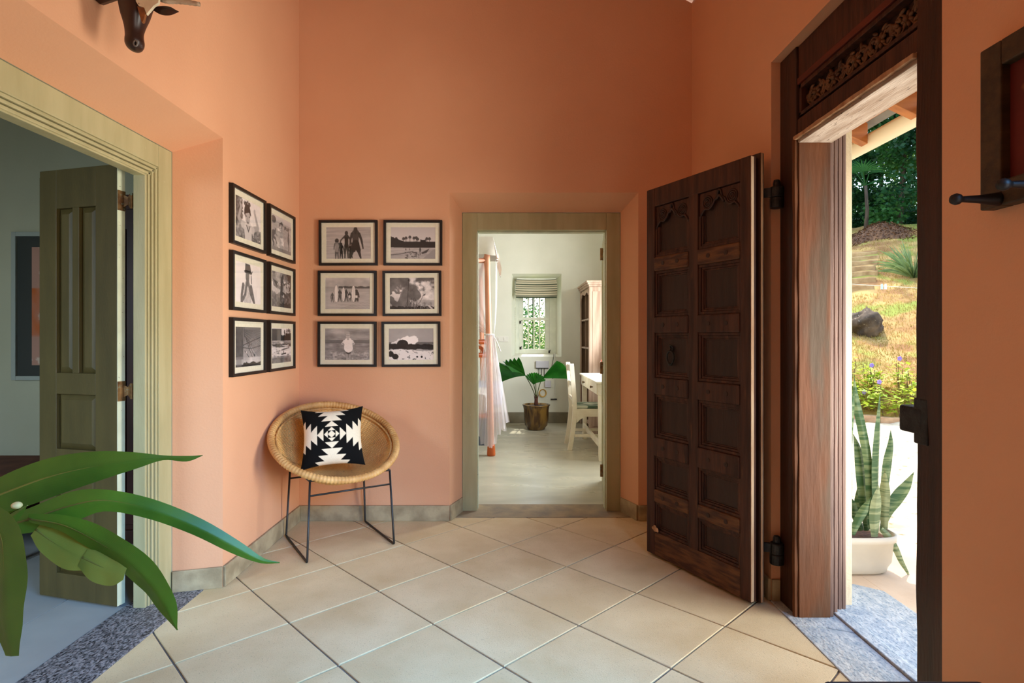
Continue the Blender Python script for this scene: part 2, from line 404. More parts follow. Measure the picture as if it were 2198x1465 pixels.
# ---------------------------------------------------------------- baseboards
H_ = 0.104; T_ = 0.015
def bb(name, pts, side):                           # polyline on the floor, board to the given side
    b = MB()
    for (p, q) in zip(pts[:-1], pts[1:]):
        p, q = Vector(p), Vector(q); d = (q - p).normalized(); nrm = Vector((-d.y, d.x)) * side * T_
        b.prism([(p.x, p.y, 0), (q.x, q.y, 0), (q.x + nrm.x, q.y + nrm.y, 0), (p.x + nrm.x, p.y + nrm.y, 0)], (0, 0, H_))
    return b.build(name, m_cement, kind='structure', bevel=.003)
bb('baseboard_back', [(XL + T_, YB), (-.413, YB), (-.352, 4.075)], -1)
bb('baseboard_back_right', [(.800, 4.075), (.874, YB), (XR - T_, YB)], -1)
bb('baseboard_left', [(-1.655, 2.79), (XL, 2.85), (XL, YB)], -1)
bb('baseboard_right', [(XR, YB), (XR, 2.70), (XR + .038, 2.70)], -1)
# ---------------------------------------------------------------- door frames (trim)
def boxpart(name, m, parent, dims, bevel=.003, off=None):
    b = MB(); b.box(*dims); return b.build(name, m, parent, bevel=bevel, off=off)
# bedroom door frame
t = structure('trim_1', (0, 4.082, 0), label='olive painted frame of the bedroom doorway')
boxpart('jamb', m_olive, t, (-.342, -.237, 0, .10, 0, 2.14)); boxpart('jamb', m_olive, t, (.692, .790, 0, .10, 0, 2.14))
boxpart('head', m_olive, t, (-.237, .692, 0, .10, 2.018, 2.14))
boxpart('door_stop', m_sage, t, (-.237, -.232, .05, .11, 0, 2.018), .001); boxpart('door_stop', m_sage, t, (.687, .692, .05, .11, 0, 2.018), .001)
boxpart('door_stop', m_sage, t, (-.232, .687, .05, .11, 2.010, 2.018), .001)
# side room door frame (runs in Y, its face looks to +X)
t = structure('trim_2', (-1.658, 0, 0), label='olive painted moulded frame of the side room doorway')
def jambL(y0, y1, sgn):                            # y0 outer edge, flat, three beads, then the inner cheek
    w = abs(y1 - y0)
    boxpart('jamb', m_olive, t, (-.075, 0, min(y0, y0 + sgn*w*.62), max(y0, y0 + sgn*w*.62), 0, 2.155))
    for k in range(3):
        a = y0 + sgn*w*(.62 + .10*k); c = a + sgn*w*.085
        boxpart('bead', m_olive, t, (-.075, -.006 - .007*k, min(a, c), max(a, c), 0, 2.02 + .014*(2-k)))
    a = y0 + sgn*w*.92; boxpart('cheek', m_olive, t, (-.080, -.024, min(a, y1), max(a, y1), 0, 2.013))
jambL(2.788, 2.622, -1); jambL(1.562, 1.728, 1)
boxpart('head', m_olive, t, (-.075, -.001, 1.665, 2.685, 2.052, 2.155))
for k in range(3):
    boxpart('bead', m_olive, t, (-.075, -.006 - .007*k, 1.64, 2.71, 2.052 - .017*(k+1) + .003, 2.052 - .017*k))
boxpart('cheek', m_olive, t, (-.080, -.024, 1.72, 2.63, 1.996, 2.006))

# entrance frame: posts, mouldings, lintel, carved fanlight board
e = structure('trim_3', (1.279, 0, 0), label='carved dark teak frame of the entrance')
boxpart('post', m_teakpost, e, (0, .145, 2.545, 2.698, 0, 2.55), .006)
def wavy_bar(name, m, x0, x1, y0, y1, z0, z1, amp=.002, n=40, axis='z'):
    b = MB(); ph = rnd.random()*9
    def fn(i, j):
        tt = i/(n-1); w = [(math.sin(tt*23+ph)+math.sin(tt*57+ph*2)*.6)*amp for _ in (0,)][0]
        cx = [(x0, y0), (x1, y0), (x1, y1), (x0, y1), (x0, y0)][j]
        dx = w if cx[0] == x0 else 0; dy = w if cx[1] == y0 else 0
        if axis == 'z': return (cx[0]+dx, cx[1]+dy, lerp(z0, z1, tt))
        return (cx[0]+dx, lerp(z0, z1, tt), cx[1]+dy)
    b.grid(fn, n, 5); k = len(b.v)
    b.f.append([0, 1, 2, 3]); b.f.append([k-5, k-4, k-3, k-2]); b.mi += [0, 0]
    return b.build(name, m, e, weld=True, bevel=.003)
wavy_bar('bead', m_bareedge if False else m_teakjamb, -.012, .004, 2.534, 2.556, 0, 2.135, .0015)
wavy_bar('jamb_face', m_teakjamb, .004, .146, 2.528, 2.546, 0, 2.116, .0012)
m_mould = mat('purplish_weathered_moulding', srgb(124, 96, 82), srgb(92, 68, 58), scale=3, detail=8, stretch=(4, 4, .4), rough=.65, bump=.2, bscale=18)
for k in range(8):
    x0 = .147 + k*.0165; deep = .014 if k % 2 else 0
    wavy_bar('outer_moulding', m_mould, x0, x0 + .0163, 2.536 + k*.0125 + deep, 2.69, 0, 2.30, .0006)
boxpart('outer_reveal', m_ext, e, (.285, .315, 2.652, 2.699, 0, 2.30), .002)
wavy_bar('post', m_teakpost, 0, .145, 1.6335, 1.791, 0, 2.55, .0018)
for k in range(4):
    x0 = .147 + k*.03; boxpart('outer_moulding', m_teakjamb, e, (x0, x0+.026, 1.634, 1.786 - k*.022, 0, 2.118 + .012*k))
# lintel
b = MB(); b.box(.004, .153, 1.791, 2.545, 2.114, 2.150); b.build('lintel_soffit', m_soffit, e, bevel=.003)
b = MB(); b.box(.006, .145, 1.791, 2.545, 2.150, 2.222); b.build('lintel', m_teak, e, bevel=.003)
wavy_bar('lintel_bead', m_bareedge, -.012, .006, 2.128, 2.146, 1.792, 2.55, .0014, axis='y')
boxpart('dark_recess', m_teakpanel, e, (.05, .145, 1.791, 2.545, 2.222, 2.370), .001)
boxpart('panel_rail', m_teak, e, (.012, .05, 1.791, 2.545, 2.236, 2.252)); boxpart('panel_rail', m_teak, e, (.012, .05, 1.791, 2.545, 2.356, 2.376))
boxpart('panel_stile', m_teak, e, (.012, .05, 2.525, 2.545, 2.236, 2.376)); boxpart('panel_stile', m_teak, e, (.012, .05, 1.791, 1.806, 2.236, 2.376))
boxpart('red_fillet', mat('oxide_red_teak', srgb(96, 34, 20), srgb(70, 26, 15), scale=6, stretch=(5, .6, 5), rough=.5), e, (.004, .06, 1.791, 2.545, 2.376, 2.405))
boxpart('top_rail', m_teak, e, (.010, .145, 1.791, 2.545, 2.405, 2.550), .004)
# carving: scrolling vine with leaves, raised from the dark board
m_carve = mat('carved_teak', srgb(112, 76, 46), srgb(80, 50, 30), scale=12, rough=.6, bump=.3, bscale=60)
b = MB(); y0, y1, zc = 1.815, 2.52, 2.304
r2 = random.Random(5)
nM = 5
for k in range(nM):
    yc = lerp(y0, y1, (k + .5) / nM); hw = (y1 - y0) / nM / 2
    # flower head
    for p in range(7):
        a = 2*math.pi*p/7 + k; c = (.040, yc + math.cos(a)*.019, zc + math.sin(a)*.017)
        b.ball(c, (.008, .013, .0065), 5, 8, rot=Matrix.Rotation(a, 3, 'X'))
    b.ball((.034, yc, zc), (.012, .010, .010), 6, 10)
    for sg in (-1, 1):
        for up in (-1, 1):
            path = [(.042, yc + sg*hw*q, zc + up*(.045*math.sin(q*2.7) - .012)) for q in (.2, .4, .6, .8, 1.0)]
            b.tube(smoothpath(path, 12), [.0045]*12, 6)
            for q in (.42, .62, .82):
                c = Vector((.041, yc + sg*hw*q + r2.uniform(-.006, .006), zc + up*(.028 + .018*math.sin(q*6)))); a = r2.uniform(0, 3.1)
                b.ball(c, (.007, .017, .0065), 5, 8, rot=Matrix.Rotation(a, 3, 'X'))
                c2 = c + Vector((0, sg*.012, -up*.020)); b.ball(c2, (.006, .013, .005), 5, 8, rot=Matrix.Rotation(a + 1.3, 3, 'X'))
b.build('carved_vine', m_carve, e, smooth=True)
# iron keeper on the near post
k_ = MB(); k_.box(-.004, .06, 1.76, 1.868, .945, 1.030); keeper = k_.build('bolt_keeper', m_iron, e, bevel=.008)
k_ = MB(); k_.box(-.003, .03, 1.74, 1.802, .915, 1.060); k_.build('keeper_plate', m_iron, e, bevel=.006)

# ---------------------------------------------------------------- entrance door leaf
LN = Vector((1.116, 2.641)); LF = Vector((.789, 3.288)); LW = (LF - LN).length
ang = math.atan2(LF.y - LN.y, LF.x - LN.x)         # local x runs from the hinge edge to the free edge
d1 = structure('door_1', (LN.x, LN.y, 0), ang, label='open dark teak entrance door with twelve sunk panels')
# local +y points to the camera side? (rotate: x along leaf, y to its left) -> visible face at +y
FY = 0.0; TK = .040
def lp(name, m, x0, x1, z0, z1, ya, yb, bevel=.003):
    return boxpart(name, m, d1, (x0, x1, ya, yb, z0, z1), bevel)
cols = [(.061, .331), (.397, .660)]
rows = [(1.702, 1.990), (1.365, 1.621), (1.0226, 1.272), (.683, .9255), (.389, .577), (.148, .316)]
lp('stile', m_teak, 0, .061, .015, 2.095, -TK, 0, .004); lp('stile', m_teak, .331, .397, .140, 1.995, -TK+.004, -.002, .004); lp('stile', m_teak, .660, LW, .015, 2.095, -TK, 0, .004)
zb = [(1.990, 2.095)] + [(rows[k+1][1], rows[k][0]) for k in range(5)] + [(.015, .148)]
m_scuff = mat('scuffed_teak', srgb(104, 66, 36), srgb(62, 32, 18), scale=7, detail=8, stretch=(1, 6, 6), rough=.55, bump=.3, bscale=30, lo=.4, hi=.6)
for k, (z0, z1) in enumerate(zb):
    if k in (0, 6): lp('rail', m_teak if k == 0 else m_scuff, .061, .660, z0, z1, -TK, -.001, .004)
    else:
        for ci, (x0, x1) in enumerate(cols):
            r = lp('rail', m_scuff if k in (1, 5) else m_teak, x0, x1, z0, z1, -TK, .004, .008)
            pb = MB()
            for px in (.3, .72):
                pb.lathe([(0, 0), (.012, 0), (.012, .002), (0, .002)], 14)
                n0 = len(pb.v) - 14*4
                for q in range(n0, len(pb.v)):
                    v = pb.v[q]; pb.v[q] = (lerp(x0, x1, px) + v[0], .004 + v[2], (z0+z1)/2 + v[1])
            pb.build('wood_plug', m_teakpanel, r)
for ri, (z0, z1) in enumerate(rows):
    for ci, (x0, x1) in enumerate(cols):
        pn = lp('panel', m_teakpanel, x0, x1, z0, z1, -TK+.004, -.026, .001)
        mb = MB(); 
        for (st, w, yy) in ((0, .014, -.008), (.014, .012, -.015), (.026, .008, -.021)):
            a0, a1, c0, c1 = x0+st, x1-st, z0+st, z1-st
            for (p0, p1, q0, q1) in ((a0, a1, c0, c0+w), (a0, a1, c1-w, c1), (a0, a0+w, c0+w, c1-w), (a1-w, a1, c0+w, c1-w)):
                if ri == 0 and (q1 > z0 + .16): q1 = min(q1, z0 + .17); 
                if q1 - q0 < .004 or (ri == 0 and q0 > z0 + .165): continue
                mb.box(p0, p1, -.030, yy, q0, q1)
        mb.build('moulding', m_teak, pn, bevel=.002)
        if ri == 0:                                # scalloped carved board with two rosettes and an arch
            x0b, x1b = x0 + .004, x1 - .004; zt = z1 - .004; prof = []
            for s in range(33):
                q = s/32; a = abs(q - .5)*2
                zz = z0 + .168 + (1 - a)**.8*.085 - .018*math.exp(-((a-.55)/.16)**2) + .010*math.cos(a*9)*(a > .3)
                if a < .10: zz += .03
                prof.append((lerp(x0b, x1b, q), zz))
            cb = MB(); cb.prism([(p[0], -.030, p[1]) for p in prof] + [(x1b, -.030, zt), (x0b, -.030, zt)], (0, .016, 0))
            ob = cb.build('arched_apron', m_teak, pn)
            rb = MB(); rb.tube([(p[0], -.012, p[1] - .002) for p in prof], .006, 6)
            for q in (.2, .8):
                xc, zc2 = lerp(x0b, x1b, q), z1 - .055
                for rr in (.030, .019, .009): rb.tube([(xc + math.cos(a)*rr, -.013, zc2 + math.sin(a)*rr) for a in [2*math.pi*s/20 for s in range(20)]], .0045, 5, closed=True)
            rb.tube(smoothpath([(lerp(x0b, x1b, .38), -.010, z0+.215), (lerp(x0b, x1b, .48), -.008, z0+.25), (lerp(x0b, x1b, .56), -.010, z0+.235)], 10), .007, 6)
            rb.build('carved_scroll', m_teakpost, ob, smooth=True)
# back boards of the leaf
lp('back_board', m_teakpost, -.012, LW - .012, .008, 2.112, -.078, -.052, .004); lp('core_board', m_teakpost, .012, LW - .006, .02, 2.09, -.052, -.040, .001)
def edge_strip(x, ya, yb, z0, z1):
    b = MB(); n = 50; ph = rnd.random()*5
    def fn(i, j):
        z = lerp(z0, z1, i/(n-1)); w = (math.sin(z*9+ph)+math.sin(z*21))*.0008
        return (x + w, [ya, yb][j], z)
    b.grid(fn, n, 2); return b.build('worn_edge', m_bareedge, d1)
b = MB(); b.box(-.004, .0005, -.020, -.001, .02, 2.09); b.build('worn_edge', mat('grey_bare_timber', srgb(196, 170, 142), srgb(168, 130, 100), scale=5, stretch=(6, 6, .6), rough=.75, bump=.3, bscale=40), d1, bevel=.002)
b = MB(); b.box(-.016, -.0115, -.068, -.053, .012, 2.11); b.build('worn_edge', m_bareedge, d1, bevel=.002)
b = MB()
for k in range(9):
    a = rnd.random()*6.3; r = rnd.random()*.014; b.ball((LW - .075 + math.cos(a)*r*1.4, .001, .165 + math.sin(a)*r), (.012, .002, .009), 5, 8)
b.build('bare_patch', m_bareedge, d1)
# ring knocker on the third panel of the free side
kx, kz = lerp(cols[1][0], cols[1][1], .55), 1.135
b = MB()
b.tube([(kx + math.sin(a)*.009, -.014 + .006*math.cos(a*2), kz + .052 + math.cos(a)*.018) for a in [2*math.pi*s/18 for s in range(18)]], .0042, 7, closed=True)
heart = []
for s in range(30):
    a = 2*math.pi*s/30; rr = .030*(1 + .12*math.cos(2*a)); heart.append((kx + math.sin(a)*rr, -.010, kz + .004 + math.cos(a)*rr*1.0 - (.010 if abs(a - math.pi) < .4 else 0)))
b.tube(heart, .0055, 7, closed=True)
b.ball((kx, -.008, kz - .034), (.010, .007, .008), 6, 10)
b.build('ring_knocker', m_iron, d1, smooth=True)
# pintle hinges
for hz in (1.905, .235):
    hb = MB(); w = Vector((1.252, 2.672)); loc = (w - LN); c, s = math.cos(-ang), math.sin(-ang)
    hx, hy = loc.x*c - loc.y*s, loc.x*s + loc.y*c
    hb.lathe([(.030, 0), (.031, .004), (.031, .046), (.028, .050)], 20, (hx, hy, hz))
    hb.lathe([(.029, -.050), (.031, -.046), (.031, -.005), (.029, -.001)], 20, (hx, hy, hz))
    hb.lathe([(.016, .050), (.017, .066), (.013, .082), (0, .083)], 14, (hx, hy, hz))
    hb.box(min(hx, -.012) , .10, hy - .012, hy + .006, hz + .002, hz + .048) if False else None
    hb.hexa([(hx, hy+.022, hz+.004), (hx+.004, hy-.02, hz+.004), (.02, -.086, hz+.004), (.02, -.078, hz+.004),
             (hx, hy+.022, hz+.046), (hx+.004, hy-.02, hz+.046), (.02, -.086, hz+.046), (.02, -.078, hz+.046)])
    hb.box(.0, .30, -.086, -.078, hz + .006, hz + .044)
    hb.build('pintle_hinge', m_iron, d1, smooth=False, bevel=.002)

# ---------------------------------------------------------------- panelled leaf generator (painted doors)
def panel_leaf(root, W, H, T, z0, m, panels, edge_m):
    xs = sorted({0, W} | {p[0] for p in panels} | {p[1] for p in panels})
    L_, R_ = min(p[0] for p in panels), max(p[1] for p in panels)
    boxpart('stile', m, root, (0, L_, 0, T, z0, H), .002); boxpart('stile', m, root, (R_, W, 0, T, z0, H), .002)
    zs = sorted({(p[2], p[3]) for p in panels})
    prev = z0
    for (a, c) in zs: boxpart('rail', m, root, (L_, R_, 0, T, prev, a), .0015); prev = c
    boxpart('rail', m, root, (L_, R_, 0, T, prev, H), .0015)
    for (a, c) in zs:
        rowp = sorted([p for p in panels if (p[2], p[3]) == (a, c)])
        for p, q in zip(rowp[:-1], rowp[1:]): boxpart('muntin', m, root, (p[1], q[0], 0, T, a, c), .0015)
    for (x0, x1, c0, c1) in panels:
        b = MB(); yb, yf, e_ = T*.5, T*.14, .028
        for (ya, yf2) in ((yb, yf), (T*.6, T*.86)):
            o = [(x0, ya, c0), (x1, ya, c0), (x1, ya, c1), (x0, ya, c1)]; i = [(x0+e_, yf2, c0+e_), (x1-e_, yf2, c0+e_), (x1-e_, yf2, c1-e_), (x0+e_, yf2, c1-e_)]
            b.add(o + i, [(4, 5, 6, 7)] + [(k, (k+1) % 4, 4+(k+1) % 4, 4+k) for k in range(4)])
        b.build('raised_panel', m, root)
# side room leaf: visible face looks to -Y; local x goes from hinge (-X direction)
hp = Vector((-1.806, 2.612)); fp = Vector((-2.262, 2.735)); W2 = (fp - hp).length
d2 = structure('door_2', (hp.x, hp.y, 0), math.atan2(hp.y - fp.y, hp.x - fp.x), label='olive panelled door leaf standing open into the side room')
# local x from free edge (negative) to hinge (0): shift geometry by -W2
g = structure('tmp'); bpy.data.objects.remove(g)
class _Sh: pass
before = set(bpy.data.objects)
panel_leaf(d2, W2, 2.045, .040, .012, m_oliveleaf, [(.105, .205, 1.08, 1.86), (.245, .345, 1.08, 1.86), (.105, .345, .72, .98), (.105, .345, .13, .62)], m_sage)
for o in set(bpy.data.objects) - before:
    o.data.transform(Matrix.Translation((-W2, 0, 0)))
b = MB(); b.box(0, .0025, .001, .039, .014, 2.043); b.build('bare_edge', m_sage, d2)
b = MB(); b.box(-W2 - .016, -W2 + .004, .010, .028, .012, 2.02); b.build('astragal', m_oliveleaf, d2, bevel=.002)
for hz in (1.88, 1.00, .25):
    b = MB()
    b.prism([(.003, .0, hz-.046), (.003, .040, hz-.046), (.003, .040, hz+.046), (.003, .0, hz+.046)], (.002, 0, 0))
    b.prism([(.004, .026, hz-.030), (.030, .030, hz-.018), (.042, .030, hz-.034), (.046, .030, hz-.034), (.046, .030, hz+.034), (.042, .030, hz+.034), (.030, .030, hz+.018), (.004, .026, hz+.030)], (0, .004, 0))
    b.lathe([(.006, -.036), (.006, .036)], 10, (.048, .033, hz))
    b.prism([(.052, .036, hz-.034), (.066, .036, hz-.020), (.085, .036, hz-.030), (.085, .036, hz+.030), (.066, .036, hz+.020), (.052, .036, hz+.034)], (0, .004, 0))
    b.build('butterfly_hinge', m_brass, d2)
# bedroom leaf, folded back into the bedroom and seen almost edge-on
h3 = Vector((.735, 4.262)); f3 = Vector((.835, 4.95))
d3 = structure('door_3', (h3.x, h3.y, 0), math.atan2(f3.y - h3.y, f3.x - h3.x), label='olive bedroom door leaf folded back into the bedroom')
before = set(bpy.data.objects)
panel_leaf(d3, (f3-h3).length, 2.01, .038, .012, m_olive, [(.10, .30, 1.06, 1.86), (.38, .58, 1.06, 1.86), (.10, .58, .70, .98), (.10, .58, .13, .62)], m_sage)
b = MB(); b.box(-.002, 0, .001, .037, .014, 2.008); b.build('bare_edge', m_sage, d3)
for hz in (1.87, 1.02, .25):
    b = MB(); b.lathe([(.011, -.045), (.011, .045)], 10, (-.006, .050, hz)); b.box(-.006, .030, .038, .046, hz-.042, hz-.012); b.box(-.006, .030, .038, .046, hz+.012, hz+.042); b.box(-.026, -.004, .040, .048, hz-.042, hz+.042)
    b.build('butterfly_hinge', m_brass, d3)
# ---------------------------------------------------------------- tiny painter for flat prints
class Canvas:
    def __init__(s, w, h, v=.6, ss=2):
        s.W, s.H, s.ss = w, h, ss
        s.a = np.full((h*ss, w*ss), v, dtype=np.float64)
        yy, xx = np.mgrid[0:h*ss, 0:w*ss]; s.x = (xx + .5) / (w*ss); s.y = (yy + .5) / (h*ss); s.asp = w / h
    def noise(s, fx, fy, seed, octs=3):
        r = np.random.RandomState(seed); out = np.zeros_like(s.a); amp = 1; tot = 0
        for o in range(octs):
            nx, ny = max(2, int(fx*2**o)), max(2, int(fy*2**o)); g = r.rand(ny+2, nx+2)
            X, Y = s.x*nx, s.y*ny; i, j = X.astype(int), Y.astype(int); u, v = X-i, Y-j
            u = u*u*(3-2*u); v = v*v*(3-2*v)
            out += amp*((g[j, i]*(1-u)+g[j, i+1]*u)*(1-v)+(g[j+1, i]*(1-u)+g[j+1, i+1]*u)*v); tot += amp; amp *= .55
        return out / tot
    def put(s, m, v, al=1.0): s.a = np.where(m, s.a*(1-al)+v*al, s.a)
    def grad(s, y0, y1, v0, v1):
        m = (s.y >= y0) & (s.y <= y1); t = (s.y-y0)/(y1-y0); s.a = np.where(m, v0+(v1-v0)*t, s.a)
    def rect(s, x0, x1, y0, y1, v, al=1.0): s.put((s.x >= x0)&(s.x <= x1)&(s.y >= y0)&(s.y <= y1), v, al)
    def ell(s, cx, cy, rx, ry, v, rot=0.0, al=1.0):
        dx, dy = (s.x-cx)*s.asp, (s.y-cy); c, k = math.cos(rot), math.sin(rot)
        X, Y = dx*c+dy*k, -dx*k+dy*c
        s.put((X/rx)**2+(Y/ry)**2 < 1, v, al)
    def line(s, pts, w, v, al=1.0):
        for (x0, y0), (x1, y1) in zip(pts[:-1], pts[1:]):
            ax, ay, bx, by = x0*s.asp, y0, x1*s.asp, y1; dx, dy = bx-ax, by-ay; L2 = dx*dx+dy*dy+1e-9
            t = np.clip(((s.x*s.asp-ax)*dx+(s.y-ay)*dy)/L2, 0, 1)
            s.put(np.hypot(s.x*s.asp-ax-t*dx, s.y-ay-t*dy) < w, v, al)
    def limb(s, pts, ws, v, al=1.0):
        for k in range(len(pts)-1):
            (x0, y0), (x1, y1) = pts[k], pts[k+1]; ax, ay, bx, by = x0*s.asp, y0, x1*s.asp, y1
            dx, dy = bx-ax, by-ay; t = np.clip(((s.x*s.asp-ax)*dx+(s.y-ay)*dy)/(dx*dx+dy*dy+1e-9), 0, 1)
            s.put(np.hypot(s.x*s.asp-ax-t*dx, s.y-ay-t*dy) < ws[k]+(ws[k+1]-ws[k])*t, v, al)
    def poly(s, pts, v, al=1.0):
        ins = np.zeros(s.a.shape, bool); n = len(pts)
        for i in range(n):
            (xi, yi), (xj, yj) = pts[i], pts[i-1]
            if yi == yj: continue
            c = ((yi > s.y) != (yj > s.y)) & (s.x < (xj-xi)*(s.y-yi)/(yj-yi)+xi); ins ^= c
        s.put(ins, v, al)
    def tex(s, m, n, lo, hi): s.a = np.where(m, lo+(hi-lo)*n, s.a)
    def out(s, tint=(1.0, .95, .93)):
        k = s.ss; a = np.clip(s.a.reshape(s.H, k, s.W, k).mean((1, 3))*1.10 - .01, .02, 1.0)
        return np.stack([a*tint[0], a*tint[1], a*tint[2], np.ones_like(a)], -1)
def lin(a):
    b = a.copy(); c = a[..., :3]; b[..., :3] = np.where(c <= .04045, c/12.92, ((c+.055)/1.055)**2.4); return b
def person(c, x, y, h, v=.2, arms=((-.10, .45), (.10, .45)), legs=.07, shirt=None, w=1.0):
    """standing figure: feet at (x, y), total height h (picture heights)"""
    A = c.asp; top = y-h; r = h*.075
    for sg in (-1, 1): c.limb([(x+sg*h*.04*w/A, y-h*.47), (x+sg*h*(.04+legs*.5)/A, y-h*.22), (x+sg*h*(.04+legs)/A, y)], [h*.06*w, h*.042*w, h*.022], v)
    c.limb([(x, y-h*.80), (x, y-h*.62), (x, y-h*.45)], [h*.095*w, h*.08*w, h*.085*w], v if shirt is None else shirt)
    for sg, (ax, ay) in zip((-1, 1), arms): c.limb([(x+sg*h*.09*w/A, y-h*.79), (x+(sg*h*.10+ax*h*.6)/A, y-h*(.80-(ay)*.45)), (x+(sg*h*.09+ax*h)/A, y-h*(.80-ay))], [h*.034*w, h*.028*w, h*.02], v)
    c.ell(x, top+r*1.05, r*.82, r*1.1, v); c.limb([(x, top+r*1.5), (x, top+r*2.6)], [r*.5, r*.5], v)
PW, PH = 116, 82
def pic_family():
    c = Canvas(PW, PH, .62); n = c.noise(3, 40, 1); c.a = .56+.16*n+.05*c.y
    c.rect(0, 1, .35, .355, .78, .6); c.rect(.78, 1, .36, .40, .74, .5)
    person(c, .245, .99, .60, .33, ((-.06, .3), (.05, .25)), .03, .50); c.ell(.245, .43, .06, .07, .22); c.limb([(.245, .52), (.25, .72)], [.05, .07], .55, .7)
    person(c, .34, .99, .50, .17, ((-.05, .3), (.10, .5)), .04, .14)
    person(c, .455, .96, .83, .24, ((-.17, .30), (.10, .35)), .02, .17, .85)
    person(c, .55, .96, .46, .17, ((-.04, .35), (.04, .35)), .06, .12); c.ell(.545, .555, .03, .035, .45)
    person(c, .655, .98, .97, .22, ((-.09, .36), (.15, .48)), .13, .27, 1.25)
    c.limb([(.655, .50), (.61, .72)], [.10, .07], .18); c.limb([(.655, .50), (.72, .72)], [.10, .07], .18)
    return c
def pic_shore():
    c = Canvas(PW, PH, .74); c.grad(0, .6, .72, .80)
    for k in range(9):
        x = [.29, .345, .43, .52, .57, .60, .80, .86, .13][k]; hh = [.33, .31, .28, .31, .30, .34, .33, .33, .33][k]
        c.line([(x, hh+.03), (x, .55)], .006, .25)
        for q in range(7): a = -.3+q*.62; c.line([(x, hh+.03), (x+math.cos(a)*.03, hh+.02-math.sin(a)*.05+.03)], .009, .25)
        c.ell(x, hh+.04, .04, .05, .28, al=.8)
    n = c.noise(14, 3, 4); hgt = .30+.16*np.clip(c.x*3.2, 0, 1)-.06*((c.x > .66)&(c.x < .78))
    c.put((c.y > hgt-.06+.14*n*1.0)&(c.y < .645), .17); c.put((c.y > hgt)&(c.y < .645), .19+.0)
    m = c.y > .635+.03*c.x; c.tex(m, c.noise(5, 30, 6), .56, .74)
    c.line([(0, .87), (.25, .83), (.5, .76)], .012, .34); c.poly([(.68, .80), (.86, .67), (.80, .80), (.70, .84)], .27)
    c.tex((c.y > .78)&(c.x > .32)&(c.x < .64)&(c.noise(30, 24, 8) > .55), c.noise(9, 9, 3), .2, .5)
    c.poly([(.70, 1), (.95, .70), (1, .69), (1, 1)], .57)
    for x, y, h in ((.343, .735, .075), (.425, .725, .06), (.655, .79, .15)): person(c, x, y, h, .12)
    c.rect(.65, .665, .80, .87, .2)
    return c
def pic_boards():
    c = Canvas(PW, PH, .68); c.tex(c.y < .32, c.noise(4, 4, 3), .55, .88); c.tex(c.y >= .36, c.noise(5, 30, 8), .62, .74)
    c.put((c.y > .25+.06*c.noise(20, 3, 2))&(c.y < .35)&(c.x > .3), .34); c.rect(0, .3, .30, .44, .52, .5); c.rect(0, 1, .35, .45, .64, .6)
    for k in range(7): c.line([(.3+.1*k, 1.0), (.75+.1*k, .78)], .006, .54, .5)
    person(c, .165, .77, .30, .35, shirt=.33)
    for x, h in ((.33, .38), (.47, .38), (.55, .30), (.69, .38), (.71, .36)): person(c, x, .75, h, .27, shirt=.3)
    c.rect(.66, .72, .56, .64, .85); c.ell(.54, .60, .03, .05, .8)
    for x, ry, y in ((.25, .27, .51), (.41, .215, .53), (.63, .255, .51)):
        c.ell(x, y, .062*ry/.25, ry+.012, .45); c.ell(x, y, .053*ry/.25, ry, .86); c.line([(x, y-ry*.8), (x, y+ry*.8)], .003, .6)
    return c
def pic_clouds():
    c = Canvas(PW, PH, .4); n = c.noise(4, 3, 21, 5); m2 = c.noise(6, 5, 22, 5)
    k_ = np.clip((c.x*1.0-c.y*.1+(n-.5)*2.4+(m2-.5)*1.2-.45)*3, 0, 1); c.a = (.28+.24*m2)*(1-k_)+k_*(.50+.55*m2)
    c.tex((np.hypot((c.x-.53)*1.3, c.y-.55) < .20+.1*(n-.5)), m2, .25, .55); wx, wy = c.x+.5*(n-.5), c.y+.35*(m2-.5); c.tex(np.hypot((wx-.10)*.8, (wy-.60)*1.6) < .12, m2, .6, .95); c.tex((c.y > .7)&(n > .5), m2, .5, .85)
    c.tex(c.y > .90+.10*(c.noise(30, 2, 5)-.5), m2, .10, .3); c.line([(.43, .04), (.385, .97)], .006, .16); c.poly([(.40, .10), (.44, .03), (.43, .11)], .14)
    r = random.Random(4)
    for k in range(60):
        x = r.uniform(.33, .98); y = r.uniform(.75, .9); c.line([(x, y), (x+r.uniform(-.02, .02), .97)], .003, r.choice((.16, .24, .7)))
    for k in range(14): x = r.uniform(.36, .62); c.line([(x, r.uniform(.62, .8)), (x+r.uniform(-.05, .05), .95)], .004, .25)
    c.line([(.66, .80), (.76, .52)], .006, .25); c.poly([(.72, .58), (.80, .50), (.78, .56)], .15); c.poly([(.84, .88), (.88, .86), (.97, .99), (.92, .99)], .75)
    return c
